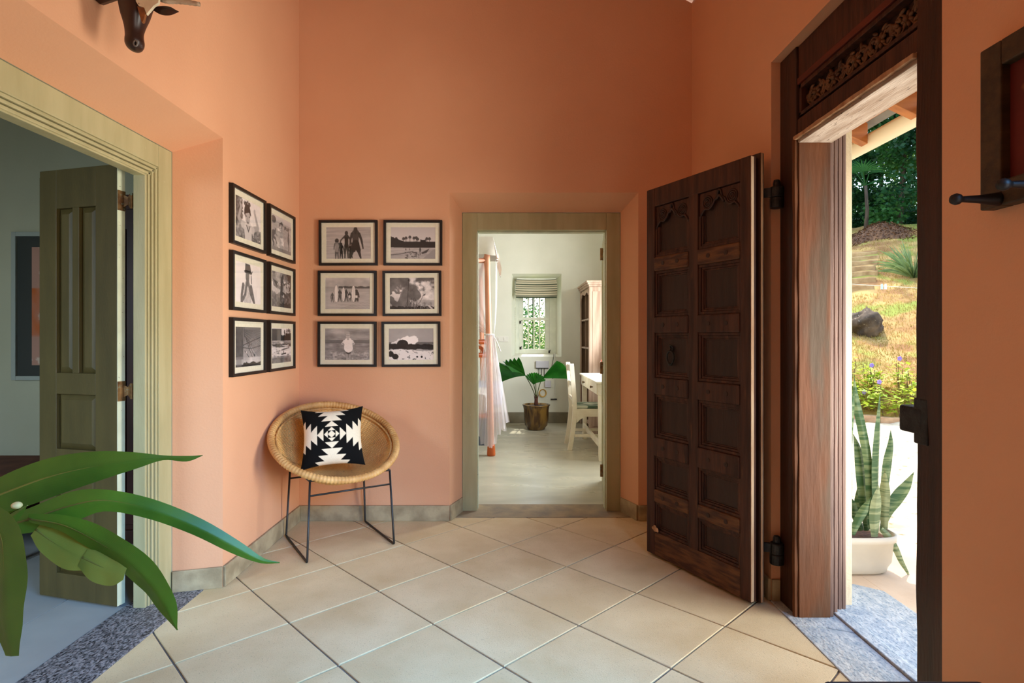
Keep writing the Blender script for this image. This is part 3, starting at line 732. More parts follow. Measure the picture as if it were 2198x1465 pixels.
def pic_child():
    c = Canvas(PW, PH, .6); c.tex(c.y < .38, c.noise(3, 7, 31, 4), .42, .80); c.tex(c.y >= .38, c.noise(7, 26, 32, 4), .40, .66)
    c.rect(0, 1, .375, .47, .38, .75); c.rect(0, 1, .40, .415, .5, .5)
    c.tex((c.y > .70+.03*np.sin(c.x*9))&(c.noise(12, 10, 5) > .45), c.noise(20, 18, 6), .30, .82)
    for x in (.495, .555): c.limb([(x, .68), (x-.003, .98)], [.035, .022], .62)
    c.limb([(.525, .68), (.525, .72)], [.09, .09], .30)
    c.limb([(.44, .41), (.40, .48)], [.045, .04], .86); c.limb([(.60, .41), (.63, .48)], [.045, .04], .86)
    c.limb([(.40, .48), (.46, .56)], [.025, .02], .62); c.limb([(.63, .48), (.585, .58)], [.025, .02], .62)
    c.limb([(.52, .41), (.525, .62)], [.115, .135], .90)
    for k in range(6): c.line([(.45, .43+.04*k), (.60, .44+.04*k)], .004, .78, .6)
    c.ell(.51, .225, .085, .105, .60); c.ell(.515, .25, .066, .085, .74); c.rect(.475, .55, .225, .235, .4, .8); c.rect(.50, .53, .285, .292, .45, .8)
    c.ell(.50, .15, .075, .045, .66); c.ell(.515, .345, .035, .03, .70)
    return c
def pic_wave():
    c = Canvas(PW, PH, .64); c.a = .60+.06*c.noise(4, 4, 41); c.rect(0, 1, .43, .52, .36); c.tex((c.y > .43)&(c.y < .52), c.noise(8, 22, 2), .30, .48)
    n = c.noise(14, 14, 43); 
    c.put(((np.hypot((c.x-.40)*1.15, c.y-.42) < .17+.10*(n-.5))|(np.hypot((c.x-.52)*1.1, c.y-.38) < .13+.1*(n-.5)))&(c.y < .5), .93)
    c.put((c.y > .5-.16*np.clip(c.x*4, 0, 1)+.1*(n-.5))&(c.x < .25)&(c.y < .6), .85)
    c.tex((np.hypot((c.x-.31), (c.y-.50)*.9) < .125)|((c.y > .47+.07*(n-.5)+.05*c.x)&(c.y < .66+.05*(n-.5))), n, .06, .24)
    c.put((c.x < .35)&(c.y > .5)&(c.y < .70)&(n > .3), .12)
    m = c.y > .68-.03*np.sin(c.x*6)+.03*(n-.5); c.put(m, .86); c.tex(m&(c.noise(26, 20, 46) > .66), n, .3, .5)
    for x, y, rx, ry in ((.05, .80, .09, .09), (.15, .88, .10, .085), (.63, .89, .03, .025), (.73, .89, .03, .035)): c.ell(x, y, rx, ry, .09)
    return c
def pic_boy():
    c = Canvas(PW, PH, .8); n = c.noise(16, 12, 51, 4); c.a = .80+.08*n
    c.tex((c.x+.25*(n-.5) < .26)|((c.y > .66)&(n > .3)), n, .10, .75); c.tex((np.hypot(c.x-.45, (c.y-.10)*1.4) < .13)&(n > .5), n, .1, .4); c.line([(.27, .05), (.25, .35)], .008, .2)
    for pts in ([(.22, .60), (.14, .52), (.22, .25)], [(.72, .66), (.88, .60), (.74, .24)]):
        c.limb(pts, [.075, .06, .045], .62); c.ell(pts[2][0], pts[2][1]-.03, .05, .06, .66)
    c.limb([(.28, .64), (.48, .70), (.68, .70)], [.09, .12, .09], .72); c.limb([(.48, .72), (.50, 1.0)], [.20, .18], .76)
    c.poly([(.40, .62), (.58, .62), (.50, .80)], .34); c.poly([(.43, .62), (.55, .62), (.50, .74)], .66)
    c.ell(.46, .30, .17, .19, .22); c.ell(.47, .42, .125, .185, .66); c.poly([(.33, .38), (.37, .22), (.55, .20), (.60, .36), (.52, .30), (.42, .34)], .20)
    for x in (.42, .53): c.ell(x, .41, .025, .014, .2)
    c.line([(.475, .42), (.465, .49)], .010, .5); c.ell(.475, .555, .045, .022, .2); c.ell(.475, .548, .03, .008, .85)
    return c
def pic_run():
    c = Canvas(PW, PH, .66); c.tex(c.y > .20, c.noise(5, 14, 61, 4), .52, .80); c.grad(0, .16, .78, .74)
    c.ell(.12, .14, .16, .10, .36); c.poly([(.36, .20), (.52, .12), (.60, .22)], .32); c.rect(.5, 1, .22, .235, .45, .7); c.tex((c.y > .20)&(c.y < .32)&(c.noise(18, 8, 62) > .6), c.noise(9, 9, 1), .3, .5)
    c.limb([(.02, .60), (.10, .52), (.18, .48)], [.10, .09, .05], .34); c.ell(.20, .42, .035, .05, .32); c.limb([(.06, .62), (.20, .66), (.26, .78)], [.05, .035, .02], .34); c.limb([(.02, .64), (.12, .78), (.10, .95)], [.05, .035, .02], .32)
    c.limb([(.17, .50), (.28, .56)], [.02, .015], .36)
    c.ell(.86, .36, .03, .045, .3); c.limb([(.86, .40), (.84, .58), (.86, .66)], [.04, .045, .04], .36); c.limb([(.86, .66), (.89, .80), (.84, .94)], [.03, .025, .015], .36); c.limb([(.86, .46), (.90, .60)], [.02, .015], .4)
    c.tex((c.x > .3)&(c.x < .62)&(c.y > .34)&(c.noise(8, 8, 64) > .52), c.noise(20, 20, 65), .72, .95); c.tex(c.y > .88, c.noise(6, 6, 6), .42, .6)
    return c
def pic_hat():
    c = Canvas(PW, PH, .84); c.a = .84+.05*c.noise(4, 4, 71); n = c.noise(26, 22, 72, 3)
    c.limb([(.46, .60), (.46, 1.0)], [.17, .19], .74); c.tex((np.abs(c.x-.46) < .15)&(c.y > .55)&(n > .52), n, .35, .9)
    c.limb([(.30, .56), (.25, .80), (.24, .98)], [.06, .055, .05], .40); c.limb([(.24, .98), (.38, .78), (.43, .50)], [.05, .05, .04], .42)
    c.limb([(.60, .58), (.68, .82), (.72, .96)], [.06, .055, .045], .40); c.limb([(.72, .96), (.58, .74), (.50, .50)], [.05, .05, .04], .40)
    c.ell(.46, .32, .105, .16, .50); c.limb([(.45, .30), (.44, .55)], [.045, .04], .38); c.limb([(.49, .30), (.50, .55)], [.045, .04], .44); c.line([(.60, .30), (.62, .48)], .02, .25)
    c.poly([(.37, .18), (.38, .02), (.56, .03), (.60, .19)], .34); c.poly([(.29, .13), (.33, .20), (.60, .22), (.67, .17), (.62, .27), (.36, .25)], .28); c.poly([(.365, .18), (.60, .19), (.60, .225), (.36, .215)], .12)
    return c
def pic_water():
    c = Canvas(PW, PH, .5); n = c.noise(8, 7, 81, 5); c.a = .25+.6*n; m_ = c.noise(9, 9, 83, 4); wx, wy = c.x+.5*(m_-.5), c.y+.5*(n-.5); c.tex((wx > .78), n, .12, .45); c.tex((wy > .62), c.noise(20, 16, 82), .22, .6); c.tex((wx > .45)&(wy > .78), n, .12, .4)
    c.poly([(.06, .22), (.34, .30), (.30, .42), (.20, .36)], .28); c.tex((wx < .42)&(wy > .36)&(wy < .55), n, .65, .95); c.tex((wx > .62)&(wx < .9)&(wy > .35)&(wy < .6), n, .5, .9)
    c.ell(.56, .13, .05, .07, .28); c.limb([(.52, .18), (.50, .40), (.50, .58)], [.06, .075, .06], .32); c.limb([(.50, .58), (.66, .62), (.80, .68)], [.06, .05, .04], .30); c.limb([(.54, .22), (.62, .34), (.70, .30)], [.035, .03, .025], .34)
    c.limb([(.46, .58), (.44, .78)], [.05, .03], .3); c.ell(.60, .66, .04, .05, .75)
    return c
def pic_rigging():
    c = Canvas(PW, PH, .5); c.grad(0, 1, .40, .66); c.rect(0, .30, 0, .74, .30); c.tex((c.x < .30)&(c.y < .74), c.noise(10, 8, 91), .24, .38)
    r = random.Random(9)
    for k in range(15): c.line([(.34+r.uniform(-.02, .02), .08+.03*k*.4), (1.02, .12+.055*k)], .004, .26)
    for p in ([(.3, .46), (1, .26)], [(.3, .52), (.6, .55), (1, .48)], [(.34, .2), (.75, .95)], [(.42, .3), (.9, .98)], [(.52, .34), (.52, .6)], [(.34, .0), (.33, .5)], [(.36, .6), (.62, .86)]): c.line(p, .008, .17)
    c.ell(.60, .45, .02, .03, .14); c.ell(.74, .72, .03, .03, .12); c.ell(.42, .64, .012, .03, .95)
    c.tex((c.y > .76)&(c.x > .32), c.noise(5, 5, 92), .6, .82); c.put(c.y > .93-.08*c.noise(16, 2, 93)*(c.x > .3), .16); c.rect(0, .3, .74, .80, .45); c.rect(.06, .24, .78, .98, .44, .6)
    return c
def pic_surf():
    c = Canvas(PW, PH, .6); c.grad(0, .3, .88, .84); n = c.noise(6, 22, 95, 4)
    c.put((c.y < .36)&(c.x < .5)&(c.y > .03), .27); c.rect(.30, .50, .06, .36, .36); c.put((c.y < .37)&(c.y > .20-.12*c.noise(18, 2, 96)+.06*(c.x < .7))&(c.x > .48), .16)
    for x, h in ((.66, .10), (.78, .07), (.86, .04), (.93, .07)):
        c.line([(x, h), (x, .3)], .012, .14)
        for q in range(6): a = q*1.05; c.line([(x, h+.02), (x+.035*math.cos(a), h+.02+.06*math.sin(a))], .013, .16)
    m = c.y > .36; c.tex(m, n, .30, .95); c.tex((c.y > .45)&(c.y < .54)&(n < .6), n, .16, .4); c.tex((c.y > .55)&(c.y < .80)&(n > .3), n, .7, .95); c.tex(c.y > .84, c.noise(8, 10, 97), .25, .62)
    c.line([(.5, .63), (.9, .57)], .014, .25); c.limb([(.50, .75), (.72, .73)], [.016, .02], .12); c.limb([(.62, .73), (.60, .66)], [.022, .015], .12)
    return c
m_print = print_mat('photo_print', .45)
m_frame = mat('black_frame_lacquer', srgb(30, 25, 22), srgb(22, 18, 16), scale=20, rough=.4, spec=.4)
m_mat = mat('cream_mount_board', srgb(236, 228, 204), srgb(230, 222, 196), scale=60, rough=.9, spec=.1)
m_glass = glass_mat('picture_glass')
def print_mesh(canvas, w, h, name, parent, y, tint=(1.0, .95, .93), m=None):
    cols = lin(canvas.out(tint)); H_, W_ = cols.shape[:2]; b = MB()
    b.grid(lambda i, j: (-w/2 + w*j/(W_-1), y, h/2 - h*i/(H_-1)), H_, W_)
    return b.build(name, m or m_print, parent, cols=cols.reshape(-1, 4))
FW, FH, FD = .398, .307, .024
def photo_frame(canvas, loc, rotz, label, group, tilt=0.0):
    t = thing('picture_frame', label, 'picture frame', loc, rotz, group); t.rotation_euler = (0, tilt, rotz)
    w, h, bw = FW/2, FH/2, .0165
    fb = MB()                                       # mitred frame, viewer at -y, wall at y=0
    for (a, c) in (((-w, -h), (w, -h)), ((w, -h), (w, h)), ((w, h), (-w, h)), ((-w, h), (-w, -h))):
        i = lambda p: (p[0] - math.copysign(bw, p[0]), p[1] - math.copysign(bw, p[1]))
        A, B, C, D = a, c, i(c), i(a)
        fb.hexa([(A[0], -FD, A[1]), (B[0], -FD, B[1]), (C[0], -FD, C[1]), (D[0], -FD, D[1]), (A[0], -.001, A[1]), (B[0], -.001, B[1]), (C[0], -.001, C[1]), (D[0], -.001, D[1])])
    fb.build('frame', m_frame, t)
    pw, ph = .303, .214
    mb = MB(); ow, oh = w - bw + .002, h - bw + .002
    o = [(-ow, -oh), (ow, -oh), (ow, oh), (-ow, oh)]; n = [(-pw/2, -ph/2), (pw/2, -ph/2), (pw/2, ph/2), (-pw/2, ph/2)]
    for k in range(4):
        a, c, d, e_ = o[k], o[(k+1) % 4], n[(k+1) % 4], n[k]
        mb.hexa([(a[0], -.013, a[1]), (c[0], -.013, c[1]), (d[0], -.013, d[1]), (e_[0], -.013, e_[1]), (a[0], -.010, a[1]), (c[0], -.010, c[1]), (d[0], -.010, d[1]), (e_[0], -.010, e_[1])])
    mb.build('mount', m_mat, t)
    print_mesh(canvas, pw + .004, ph + .004, 'print', t, -.0105)
    gb = MB(); gb.add([(-ow, -.017, -oh), (ow, -.017, -oh), (ow, -.017, oh), (-ow, -.017, oh)], [(0, 1, 2, 3)]); gb.build('glass', m_glass, t)
    return t
zr = [2.043 - FH/2, 1.700 - FH/2, 1.355 - FH/2]
gb_, gl_ = 'framed photographs on the wall beside the bedroom door', 'framed photographs on the wall beside the side room door'
back = [[(pic_family, 747, 'black frame with beach photo of a family of five holding hands'), (pic_shore, 886, 'black frame with photo of palms behind a shore with tiny walkers')],
        [(pic_boards, 745, 'black frame with photo of people holding three upright surfboards'), (pic_clouds, 884, 'black frame with photo of big clouds and a tall flagpole')],
        [(pic_child, 744.5, 'black frame with photo of small child in white shirt at sea'), (pic_wave, 882, 'black frame with photo of wave breaking over black rocks')]]
for r in range(3):
    for fn, u, lab in back[r]:
        photo_frame(fn(), ((u - CX) * 3.858 / FPX, YB, zr[r]), 0, lab, gb_, rnd.uniform(-.006, .004))
left = [[(pic_boy, 3.108, 'black frame with photo of shouting boy with raised arms'), (pic_run, 3.557, 'black frame with photo of two children running on sand')],
        [(pic_hat, 3.108, 'black frame with photo of person in hat covering face'), (pic_water, 3.557, 'black frame with photo of figure wading among blotchy light water')],
        [(pic_rigging, 3.108, 'black frame with photo of dark ropes and rigging lines'), (pic_surf, 3.557, 'black frame with photo of surfer in foam under dark trees')]]
for r in range(3):
    for fn, y, lab in left[r]:
        photo_frame(fn(), (XL, y, zr[r] - .004), math.pi/2, lab, gl_, rnd.uniform(-.004, .004))
# ---------------------------------------------------------------- rattan bowl chair
def rattan_mat():
    m = mat('woven_rattan', srgb(234, 186, 114), srgb(214, 162, 92), scale=9, rough=.55, c3=srgb(160, 108, 56), s3=60, lo3=.62, hi3=.75)
    n = m.node_tree.nodes; L = m.node_tree.links
    uv = n.new('ShaderNodeAttribute'); uv.attribute_name = 'weave'
    w1 = n.new('ShaderNodeTexWave'); w1.bands_direction = 'X'; w1.inputs['Scale'].default_value = 14
    w2 = n.new('ShaderNodeTexWave'); w2.bands_direction = 'Y'; w2.inputs['Scale'].default_value = 26
    w2.inputs['Distortion'].default_value = 1.0
    mu = n.new('ShaderNodeMath'); mu.operation = 'MULTIPLY'
    L.new(uv.outputs['Vector'], w1.inputs['Vector']); L.new(uv.outputs['Vector'], w2.inputs['Vector'])
    L.new(w1.outputs['Fac'], mu.inputs[0]); L.new(w2.outputs['Fac'], mu.inputs[1])
    bp = n.new('ShaderNodeBump'); bp.inputs['Strength'].default_value = .9; bp.inputs['Distance'].default_value = .004
    L.new(mu.outputs[0], bp.inputs['Height']); L.new(bp.outputs[0], n['Principled BSDF'].inputs['Normal'])
    b = n['Principled BSDF']; src = b.inputs['Base Color'].links[0].from_socket
    mx = n.new('ShaderNodeMix'); mx.data_type = 'RGBA'; mx.blend_type = 'MULTIPLY'; mx.inputs['Factor'].default_value = 1
    mr = n.new('ShaderNodeMapRange'); mr.inputs['To Min'].default_value = .92; mr.inputs['To Max'].default_value = 1.35
    L.new(mu.outputs[0], mr.inputs['Value']); L.new(src, mx.inputs['A']); L.new(mr.outputs[0], mx.inputs['B']); L.new(mx.outputs['Result'], b.inputs['Base Color'])
    return m
m_rattan = rattan_mat()
m_bind = mat('rattan_binding', srgb(218, 172, 108), srgb(190, 140, 80), scale=14, rough=.5, bump=.2, bscale=60)
m_wire = mat('black_steel_rod', srgb(30, 28, 27), srgb(24, 22, 22), scale=20, rough=.45, spec=.5)
CC = Vector((-1.050, 3.492, 0)); Fd = Vector((.555, -.832, 0)).normalized(); Rd = Vector((.832, .555, 0)).normalized(); Ud = Vector((0, 0, 1))
ch = thing('rattan_chair', 'round woven rattan bowl chair on thin black steel legs', 'chair', CC)
RC = Vector((-.008, -.040, .628)); RR = .362; tau = math.radians(29)
A1 = Rd; A2 = (Fd*math.cos(tau) - Ud*math.sin(tau)); AN = (Fd*math.sin(tau) + Ud*math.cos(tau))
DEP = .215
def bowl(rf, a, off=0.0):
    prof = DEP * (1 - rf**2.3)
    return RC + (A1*math.cos(a) + A2*math.sin(a)) * (RR*rf) - AN*(prof + off)
b = MB(); NA, NR = 120, 26
def shell(off):
    o = len(b.v)
    for i in range(NR):
        rf = .02 + .98*(i/(NR-1))**.85
        for j in range(NA): b.v.append(tuple(bowl(rf, 2*math.pi*j/NA, off)))
    for i in range(NR-1):
        for j in range(NA): b.f.append([o+i*NA+j, o+(i+1)*NA+j, o+(i+1)*NA+(j+1) % NA, o+i*NA+(j+1) % NA]); b.mi.append(0)
    b.f.append([o+j for j in range(NA)]); b.mi.append(0)
shell(0); shell(.012)
sh = b.build('bowl', m_rattan, ch, smooth=True)
at = sh.data.attributes.new('weave', 'FLOAT_VECTOR', 'POINT')
vals = []
for p in sh.data.vertices:
    d = Vector(p.co) - RC; a = math.atan2(d.dot(A2), d.dot(A1)); r = math.hypot(d.dot(A1), d.dot(A2))
    vals += [a*.33, r*1.6, 0]
at.data.foreach_set('vector', vals)
b = MB(); NS = 480
rim = []; rr = []
for k in range(NS):
    a = 2*math.pi*k/NS; rim.append(RC + (A1*math.cos(a) + A2*math.sin(a))*(RR+.004) + AN*.004); rr.append(.0195 + (.0022 if k % 4 < 2 else -.0006))
b.tube(rim, rr, 10, closed=True); b.build('rim', m_bind, ch, smooth=True)
b = MB(); NS = 240; rim = []; rr = []
for k in range(NS):
    a = 2*math.pi*k/NS; rim.append(RC + (A1*math.cos(a) + A2*math.sin(a))*(RR-.026) - AN*.010); rr.append(.006 + (.0015 if k % 4 < 2 else -.001))
b.tube(rim, rr, 6, closed=True); b.build('inner_braid', m_bind, ch, smooth=True)
b = MB(); cb = RC - AN*(DEP + .02)
b.tube([cb + (A1*math.cos(2*math.pi*k/60) + A2*math.sin(2*math.pi*k/60))*.135 + AN*.020 for k in range(60)], .017, 8, closed=True); b.build('base_ring', m_bind, ch, smooth=True)
hb, ht = .254, .234; zt_, zc_ = .448, .366
for sx in (-1, 1):
    f_bot, r_bot = Fd*hb + Rd*hb*sx + Ud*.0065, -Fd*hb + Rd*hb*sx + Ud*.0065
    f_top, r_top = Fd*ht + Rd*ht*sx + Ud*zt_, -Fd*ht + Rd*ht*sx + Ud*zt_
    def rounded(pts, r=.014, n=4):
        out = [pts[0]]
        for k in range(1, len(pts)-1):
            p, a, c = pts[k], (pts[k-1]-pts[k]).normalized(), (pts[k+1]-pts[k]).normalized()
            for q in range(n+1):
                t_ = q/n; out.append((p+a*r)*(1-t_)**2 + p*2*t_*(1-t_) + (p+c*r)*t_**2)
        return out + [pts[-1]]
    b = MB(); b.tube(rounded([r_top, r_bot, f_bot, f_top]), .0065, 8); b.build('sled_leg', m_wire, ch, smooth=True)
    b = MB(); b.tube([r_top, f_top], .0065, 8); b.build('seat_rail', m_wire, ch, smooth=True)
    q = (zt_ - zc_)/(zt_); k = ht + (hb-ht)*q
    b = MB(); b.tube([Fd*k*sx - Rd*k + Ud*zc_, Fd*k*sx + Rd*k + Ud*zc_], .0055, 8); b.build('cross_bar', m_wire, ch, smooth=True)
    for sy in (-1, 1):
        b = MB(); b.tube([Fd*ht*sx + Rd*ht*sy + Ud*zt_, Fd*ht*sx + Rd*(ht-.09)*sy + Ud*(zt_+.004)], .0055, 8); b.build('seat_prong', m_wire, ch, smooth=True)

# ---------------------------------------------------------------- cushion with stepped diamond pattern
NC = 150; SZ = .365
def pattern():
    c = Canvas(NC, NC, .03, ss=2)
    B, W = .028, .86
    X, Y = c.x*2-1, c.y*2-1
    def tri(cx, cy, d, hw, L, v):                   # triangle: apex at (cx,cy), pointing back along d
        nx, ny = -d[1], d[0]
        c.poly([((cx+1)/2, (cy+1)/2), ((cx+d[0]*L+nx*hw+1)/2, (cy+d[1]*L+ny*hw+1)/2), ((cx+d[0]*L-nx*hw+1)/2, (cy+d[1]*L-ny*hw+1)/2)], v)
    for d in ((1, 0), (-1, 0), (0, 1), (0, -1)):
        nx, ny = -d[1], d[0]
        for k in range(4):                          # tiers: wide inside, narrowing outwards
            o = .25 + .205*k; w0 = .215 + .108*k; w1 = .0 if k == 0 else .005 + .12*k
            pts = [(d[0]*o + nx*w0, d[1]*o + ny*w0), (d[0]*(o+.205) + nx*w1, d[1]*(o+.205) + ny*w1), (d[0]*(o+.205) - nx*w1, d[1]*(o+.205) - ny*w1), (d[0]*o - nx*w0, d[1]*o - ny*w0)]
            c.poly([((p[0]+1)/2, (p[1]+1)/2) for p in pts], W)
        tri(d[0]*.235, d[1]*.235, (-d[0], -d[1]), .115, .115, W)
    c.poly([(.5, .5-.06), (.5+.06, .5), (.5, .5+.06), (.5-.06, .5)], W)
    return c
pc = pattern(); pc.a = np.clip(pc.a + .0, .02, 1); cols = lin(pc.out((1.0, .94, .82)))
cols[..., :3] *= (0.93 + .12*np.random.RandomState(3).rand(NC, NC, 1))
b = MB(); Vc = []
def cush(u, v, side):
    e = (1-u**2)**.55 * (1-v**2)**.55
    edge = 1 - .11*(1-v*v)*abs(u)**3, 1 - .13*(1-u*u)*abs(v)**3
    return Vector((u*SZ/2*edge[0]*(1 - .0*v), side*(.082*e), -v*SZ/2*edge[1]))
for side in (-1, 1):
    o = len(b.v)
    for i in range(NC):
        for j in range(NC):
            u, v = (j/(NC-1))*2-1, (i/(NC-1))*2-1
            b.v.append(tuple(cush(u, v, side)))
    b.f += [[o+i*NC+j, o+(i+1)*NC+j, o+(i+1)*NC+j+1, o+i*NC+j+1] for i in range(NC-1) for j in range(NC-1)]
    b.mi += [0]*((NC-1)**2)
backc = np.tile(np.array([.60, .50, .38, 1.0]), (NC*NC, 1))
m_cush = print_mat('woven_cotton_cover', .95)
cu = b.build('cushion', m_cush, None, smooth=True, cols=np.vstack([cols.reshape(-1, 4), backc]))
tag(cu, 'black cushion with cream stepped diamond pattern in the rattan chair', 'cushion')
cu.location = (-1.062, 3.405, .650); cu.rotation_euler = (math.radians(-24), math.radians(-2.5), math.radians(14))
# ---------------------------------------------------------------- leaf blade generator
def blade(mid, widths, roll=0.0, fold=.25, ripple=0.0, nseg=36, ncross=9, vein=0.0, up=None, seed=0, wl=1.0, wr=1.0):
    """blade along a midrib (3D points) with half widths; roll turns it about the rib, fold lifts both halves"""
    path = smoothpath(mid, nseg); W = [p[0] for p in smoothpath([(w, 0, 0) for w in widths], nseg)]
    b = MB(); view = Vector((0, 1, 0)) if up is None else Vector(up); rr = random.Random(seed); ph = rr.random()*6
    def fn(i, j):
        p = path[i]; t = (path[min(i+1, nseg-1)] - path[max(i-1, 0)]).normalized()
        s = t.cross(view).normalized(); nrm = s.cross(t).normalized()
        r_ = roll(i/(nseg-1)) if callable(roll) else roll
        s2 = s*math.cos(r_) + nrm*math.sin(r_); n2 = nrm*math.cos(r_) - s*math.sin(r_)
        q = (j/(ncross-1))*2 - 1; w = max(W[i], .0004)*(wl if q < 0 else wr)
        lift = abs(q)*fold*w + ripple*w*math.sin(i*.55 + ph + q*1.3)*abs(q) + vein*math.cos(q*26 + i*1.1)
        return p + s2*(q*w) + n2*lift
    b.grid(fn, nseg, ncross); b.uvq = [(abs((j/(ncross-1))*2-1), i/(nseg-1), 0) for i in range(nseg) for j in range(ncross)]; return b, path, W
def set_veins(o, b):
    at = o.data.attributes.new('vein', 'FLOAT_VECTOR', 'POINT'); at.data.foreach_set('vector', [c for t in b.uvq for c in t])
def leaf_mat(name, c1, c2, vein, rough=.35, transl=.35):
    m = mat(name, c1, c2, scale=5, detail=4, rough=rough, transl=transl, spec=.5)
    n = m.node_tree.nodes; L = m.node_tree.links; b = n['Principled BSDF']
    at = n.new('ShaderNodeAttribute'); at.attribute_name = 'vein'
    mp = n.new('ShaderNodeMapping'); mp.inputs['Scale'].default_value = (-.30, 1.0, 1); L.new(at.outputs['Vector'], mp.inputs['Vector'])
    dt = n.new('ShaderNodeVectorMath'); dt.operation = 'DOT_PRODUCT'; dt.inputs[1].default_value = (1, 1, 0); L.new(mp.outputs[0], dt.inputs[0])
    ml = n.new('ShaderNodeMath'); ml.operation = 'MULTIPLY'; ml.inputs[1].default_value = 400; L.new(dt.outputs['Value'], ml.inputs[0])
    sn = n.new('ShaderNodeMath'); sn.operation = 'SINE'; L.new(ml.outputs[0], sn.inputs[0])
    bp = n.new('ShaderNodeBump'); bp.inputs['Strength'].default_value = .2; bp.inputs['Distance'].default_value = .002; L.new(sn.outputs[0], bp.inputs['Height']); L.new(bp.outputs[0], b.inputs['Normal'])
    mr = n.new('ShaderNodeMapRange'); mr.inputs['From Min'].default_value = -1; mr.inputs['To Min'].default_value = .86; mr.inputs['To Max'].default_value = 1.05; L.new(sn.outputs[0], mr.inputs['Value'])
    src = b.inputs['Base Color'].links[0].from_socket; mx = n.new('ShaderNodeMix'); mx.data_type = 'RGBA'; mx.blend_type = 'MULTIPLY'; mx.inputs['Factor'].default_value = 1
    L.new(src, mx.inputs['A']); L.new(mr.outputs[0], mx.inputs['B']); L.new(mx.outputs['Result'], b.inputs['Base Color'])
    return m
m_leafA = leaf_mat('ginger_leaf', srgb(82, 122, 38), srgb(54, 96, 28), None, .34, .30)
m_leafB = leaf_mat('ginger_leaf_fresh', srgb(84, 132, 40), srgb(56, 104, 30), None, .34, .35)
m_leafC = leaf_mat('ginger_leaf_underside', srgb(132, 146, 62), srgb(104, 124, 50), None, .45, .35)
m_stem = mat('ginger_stem', srgb(104, 110, 44), srgb(74, 84, 34), scale=10, rough=.4)
PB = Vector((-1.262, 1.30, 0))
gp = thing('potted_ginger', 'tall plant with long arching green blade leaves in clay pot', 'plant', PB)
def lf(name, px, widths, m, **kw):
    mid = [P(u, v, Y) for (u, v, Y) in px]
    b, path, W = blade(mid, widths, **kw); o = b.build(name, m, gp, smooth=True, off=PB); set_veins(o, b)
    rb = MB(); rb.tube([p + Vector((0, .002, 0)) for p in path], [max(.0012, .0035*(1 - i/len(path))) for i in range(len(path))], 5); rb.build('midrib', m_stem, o, smooth=True, off=PB)
    return o
# (u, v, depth) along each midrib
lf('leaf', [(-60, 1086, 1.33), (20, 1054, 1.34), (110, 1022, 1.36), (205, 1000, 1.38), (290, 988, 1.40), (350, 982, 1.42), (400, 984, 1.43), (434, 977, 1.44)], [.030, .045, .046, .036, .020, .006, .007, .001], m_leafA, roll=.15, fold=.25, seed=1)
lf('leaf', [(-60, 1110, 1.36), (0, 1083, 1.37), (60, 1062, 1.38), (118, 1043, 1.39)], [.028, .030, .020, .002], m_leafB, roll=.5, fold=.2, seed=2)
lf('leaf', [(-40, 1140, 1.28), (60, 1116, 1.29), (150, 1086, 1.30), (225, 1074, 1.31), (320, 1092, 1.33), (420, 1130, 1.36), (505, 1175, 1.39), (560, 1202, 1.41), (600, 1207, 1.42)], [.012, .028, .034, .024, .022, .020, .016, .007, .001], m_leafB, roll=.25, fold=.3, seed=3)
lf('leaf', [(60, 1112, 1.27), (135, 1126, 1.27), (205, 1160, 1.275), (268, 1200, 1.28), (318, 1250, 1.285), (352, 1298, 1.29), (380, 1352, 1.295)], [.012, .026, .040, .044, .044, .034, .001], m_leafB, roll=-.30, fold=.22, ripple=.05, seed=4, wr=.9)
# torn, turned-over half of that leaf: paler flaps
for k, (px, wd) in enumerate((([(76, 1136, 1.288), (108, 1160, 1.288), (150, 1186, 1.288), (190, 1204, 1.288)], [.016, .030, .036, .022]), ([(176, 1196, 1.286), (212, 1214, 1.286), (245, 1226, 1.286), (268, 1230, 1.286)], [.020, .034, .032, .014]))):
    lf('leaf_flap', px, wd, m_leafC, roll=.25, fold=.12, ripple=.06, nseg=20, seed=10 + k)
lf('leaf', [(-40, 1100, 1.20), (0, 1146, 1.19), (8, 1215, 1.185), (8, 1290, 1.185), (12, 1350, 1.19), (24, 1408, 1.195)], [.032, .046, .052, .047, .036, .018], m_leafA, roll=-.2, fold=.12, ripple=.03, seed=5)
lf('leaf', [(-30, 1150, 1.24), (10, 1118, 1.24), (40, 1098, 1.245), (58, 1084, 1.25)], [.014, .016, .011, .001], m_leafB, roll=.6, fold=.4, seed=6, nseg=14)
lf('leaf', [(-60, 1060, 1.40), (-120, 1040, 1.42), (-220, 1060, 1.44), (-320, 1130, 1.44)], [.014, .040, .036, .002], m_leafA, roll=.4, fold=.2, seed=7) if False else None
b = MB(); b.ball(P(36, 1084, 1.262), (.011, .010, .008), 8, 12); b.build('bud', mat('pale_bud', srgb(196, 194, 140), rough=.5), gp, smooth=True, off=PB)
crown = P(-75, 1112, 1.31)
for k, (dx, dy) in enumerate(((0, 0), (.03, .02), (-.03, .03), (.01, -.04))):
    b = MB(); b.tube(smoothpath([PB + Vector((dx, dy, .27)), PB + Vector((dx*1.4, dy*1.2, .55)), crown + Vector((dx*.5, dy*.6, -.04 + .03*k))], 12), [.012 - .0004*i for i in range(12)], 8); b.build('stem', m_stem, gp, smooth=True, off=PB)
b = MB(); b.lathe([(.105, 0), (.125, .02), (.150, .22), (.146, .27), (.160, .275), (.162, .315), (.145, .316), (.140, .29), (0, .285)], 28); b.build('pot', mat('brown_clay_pot', srgb(120, 70, 44), srgb(92, 52, 34), scale=6, rough=.7), gp, smooth=True)

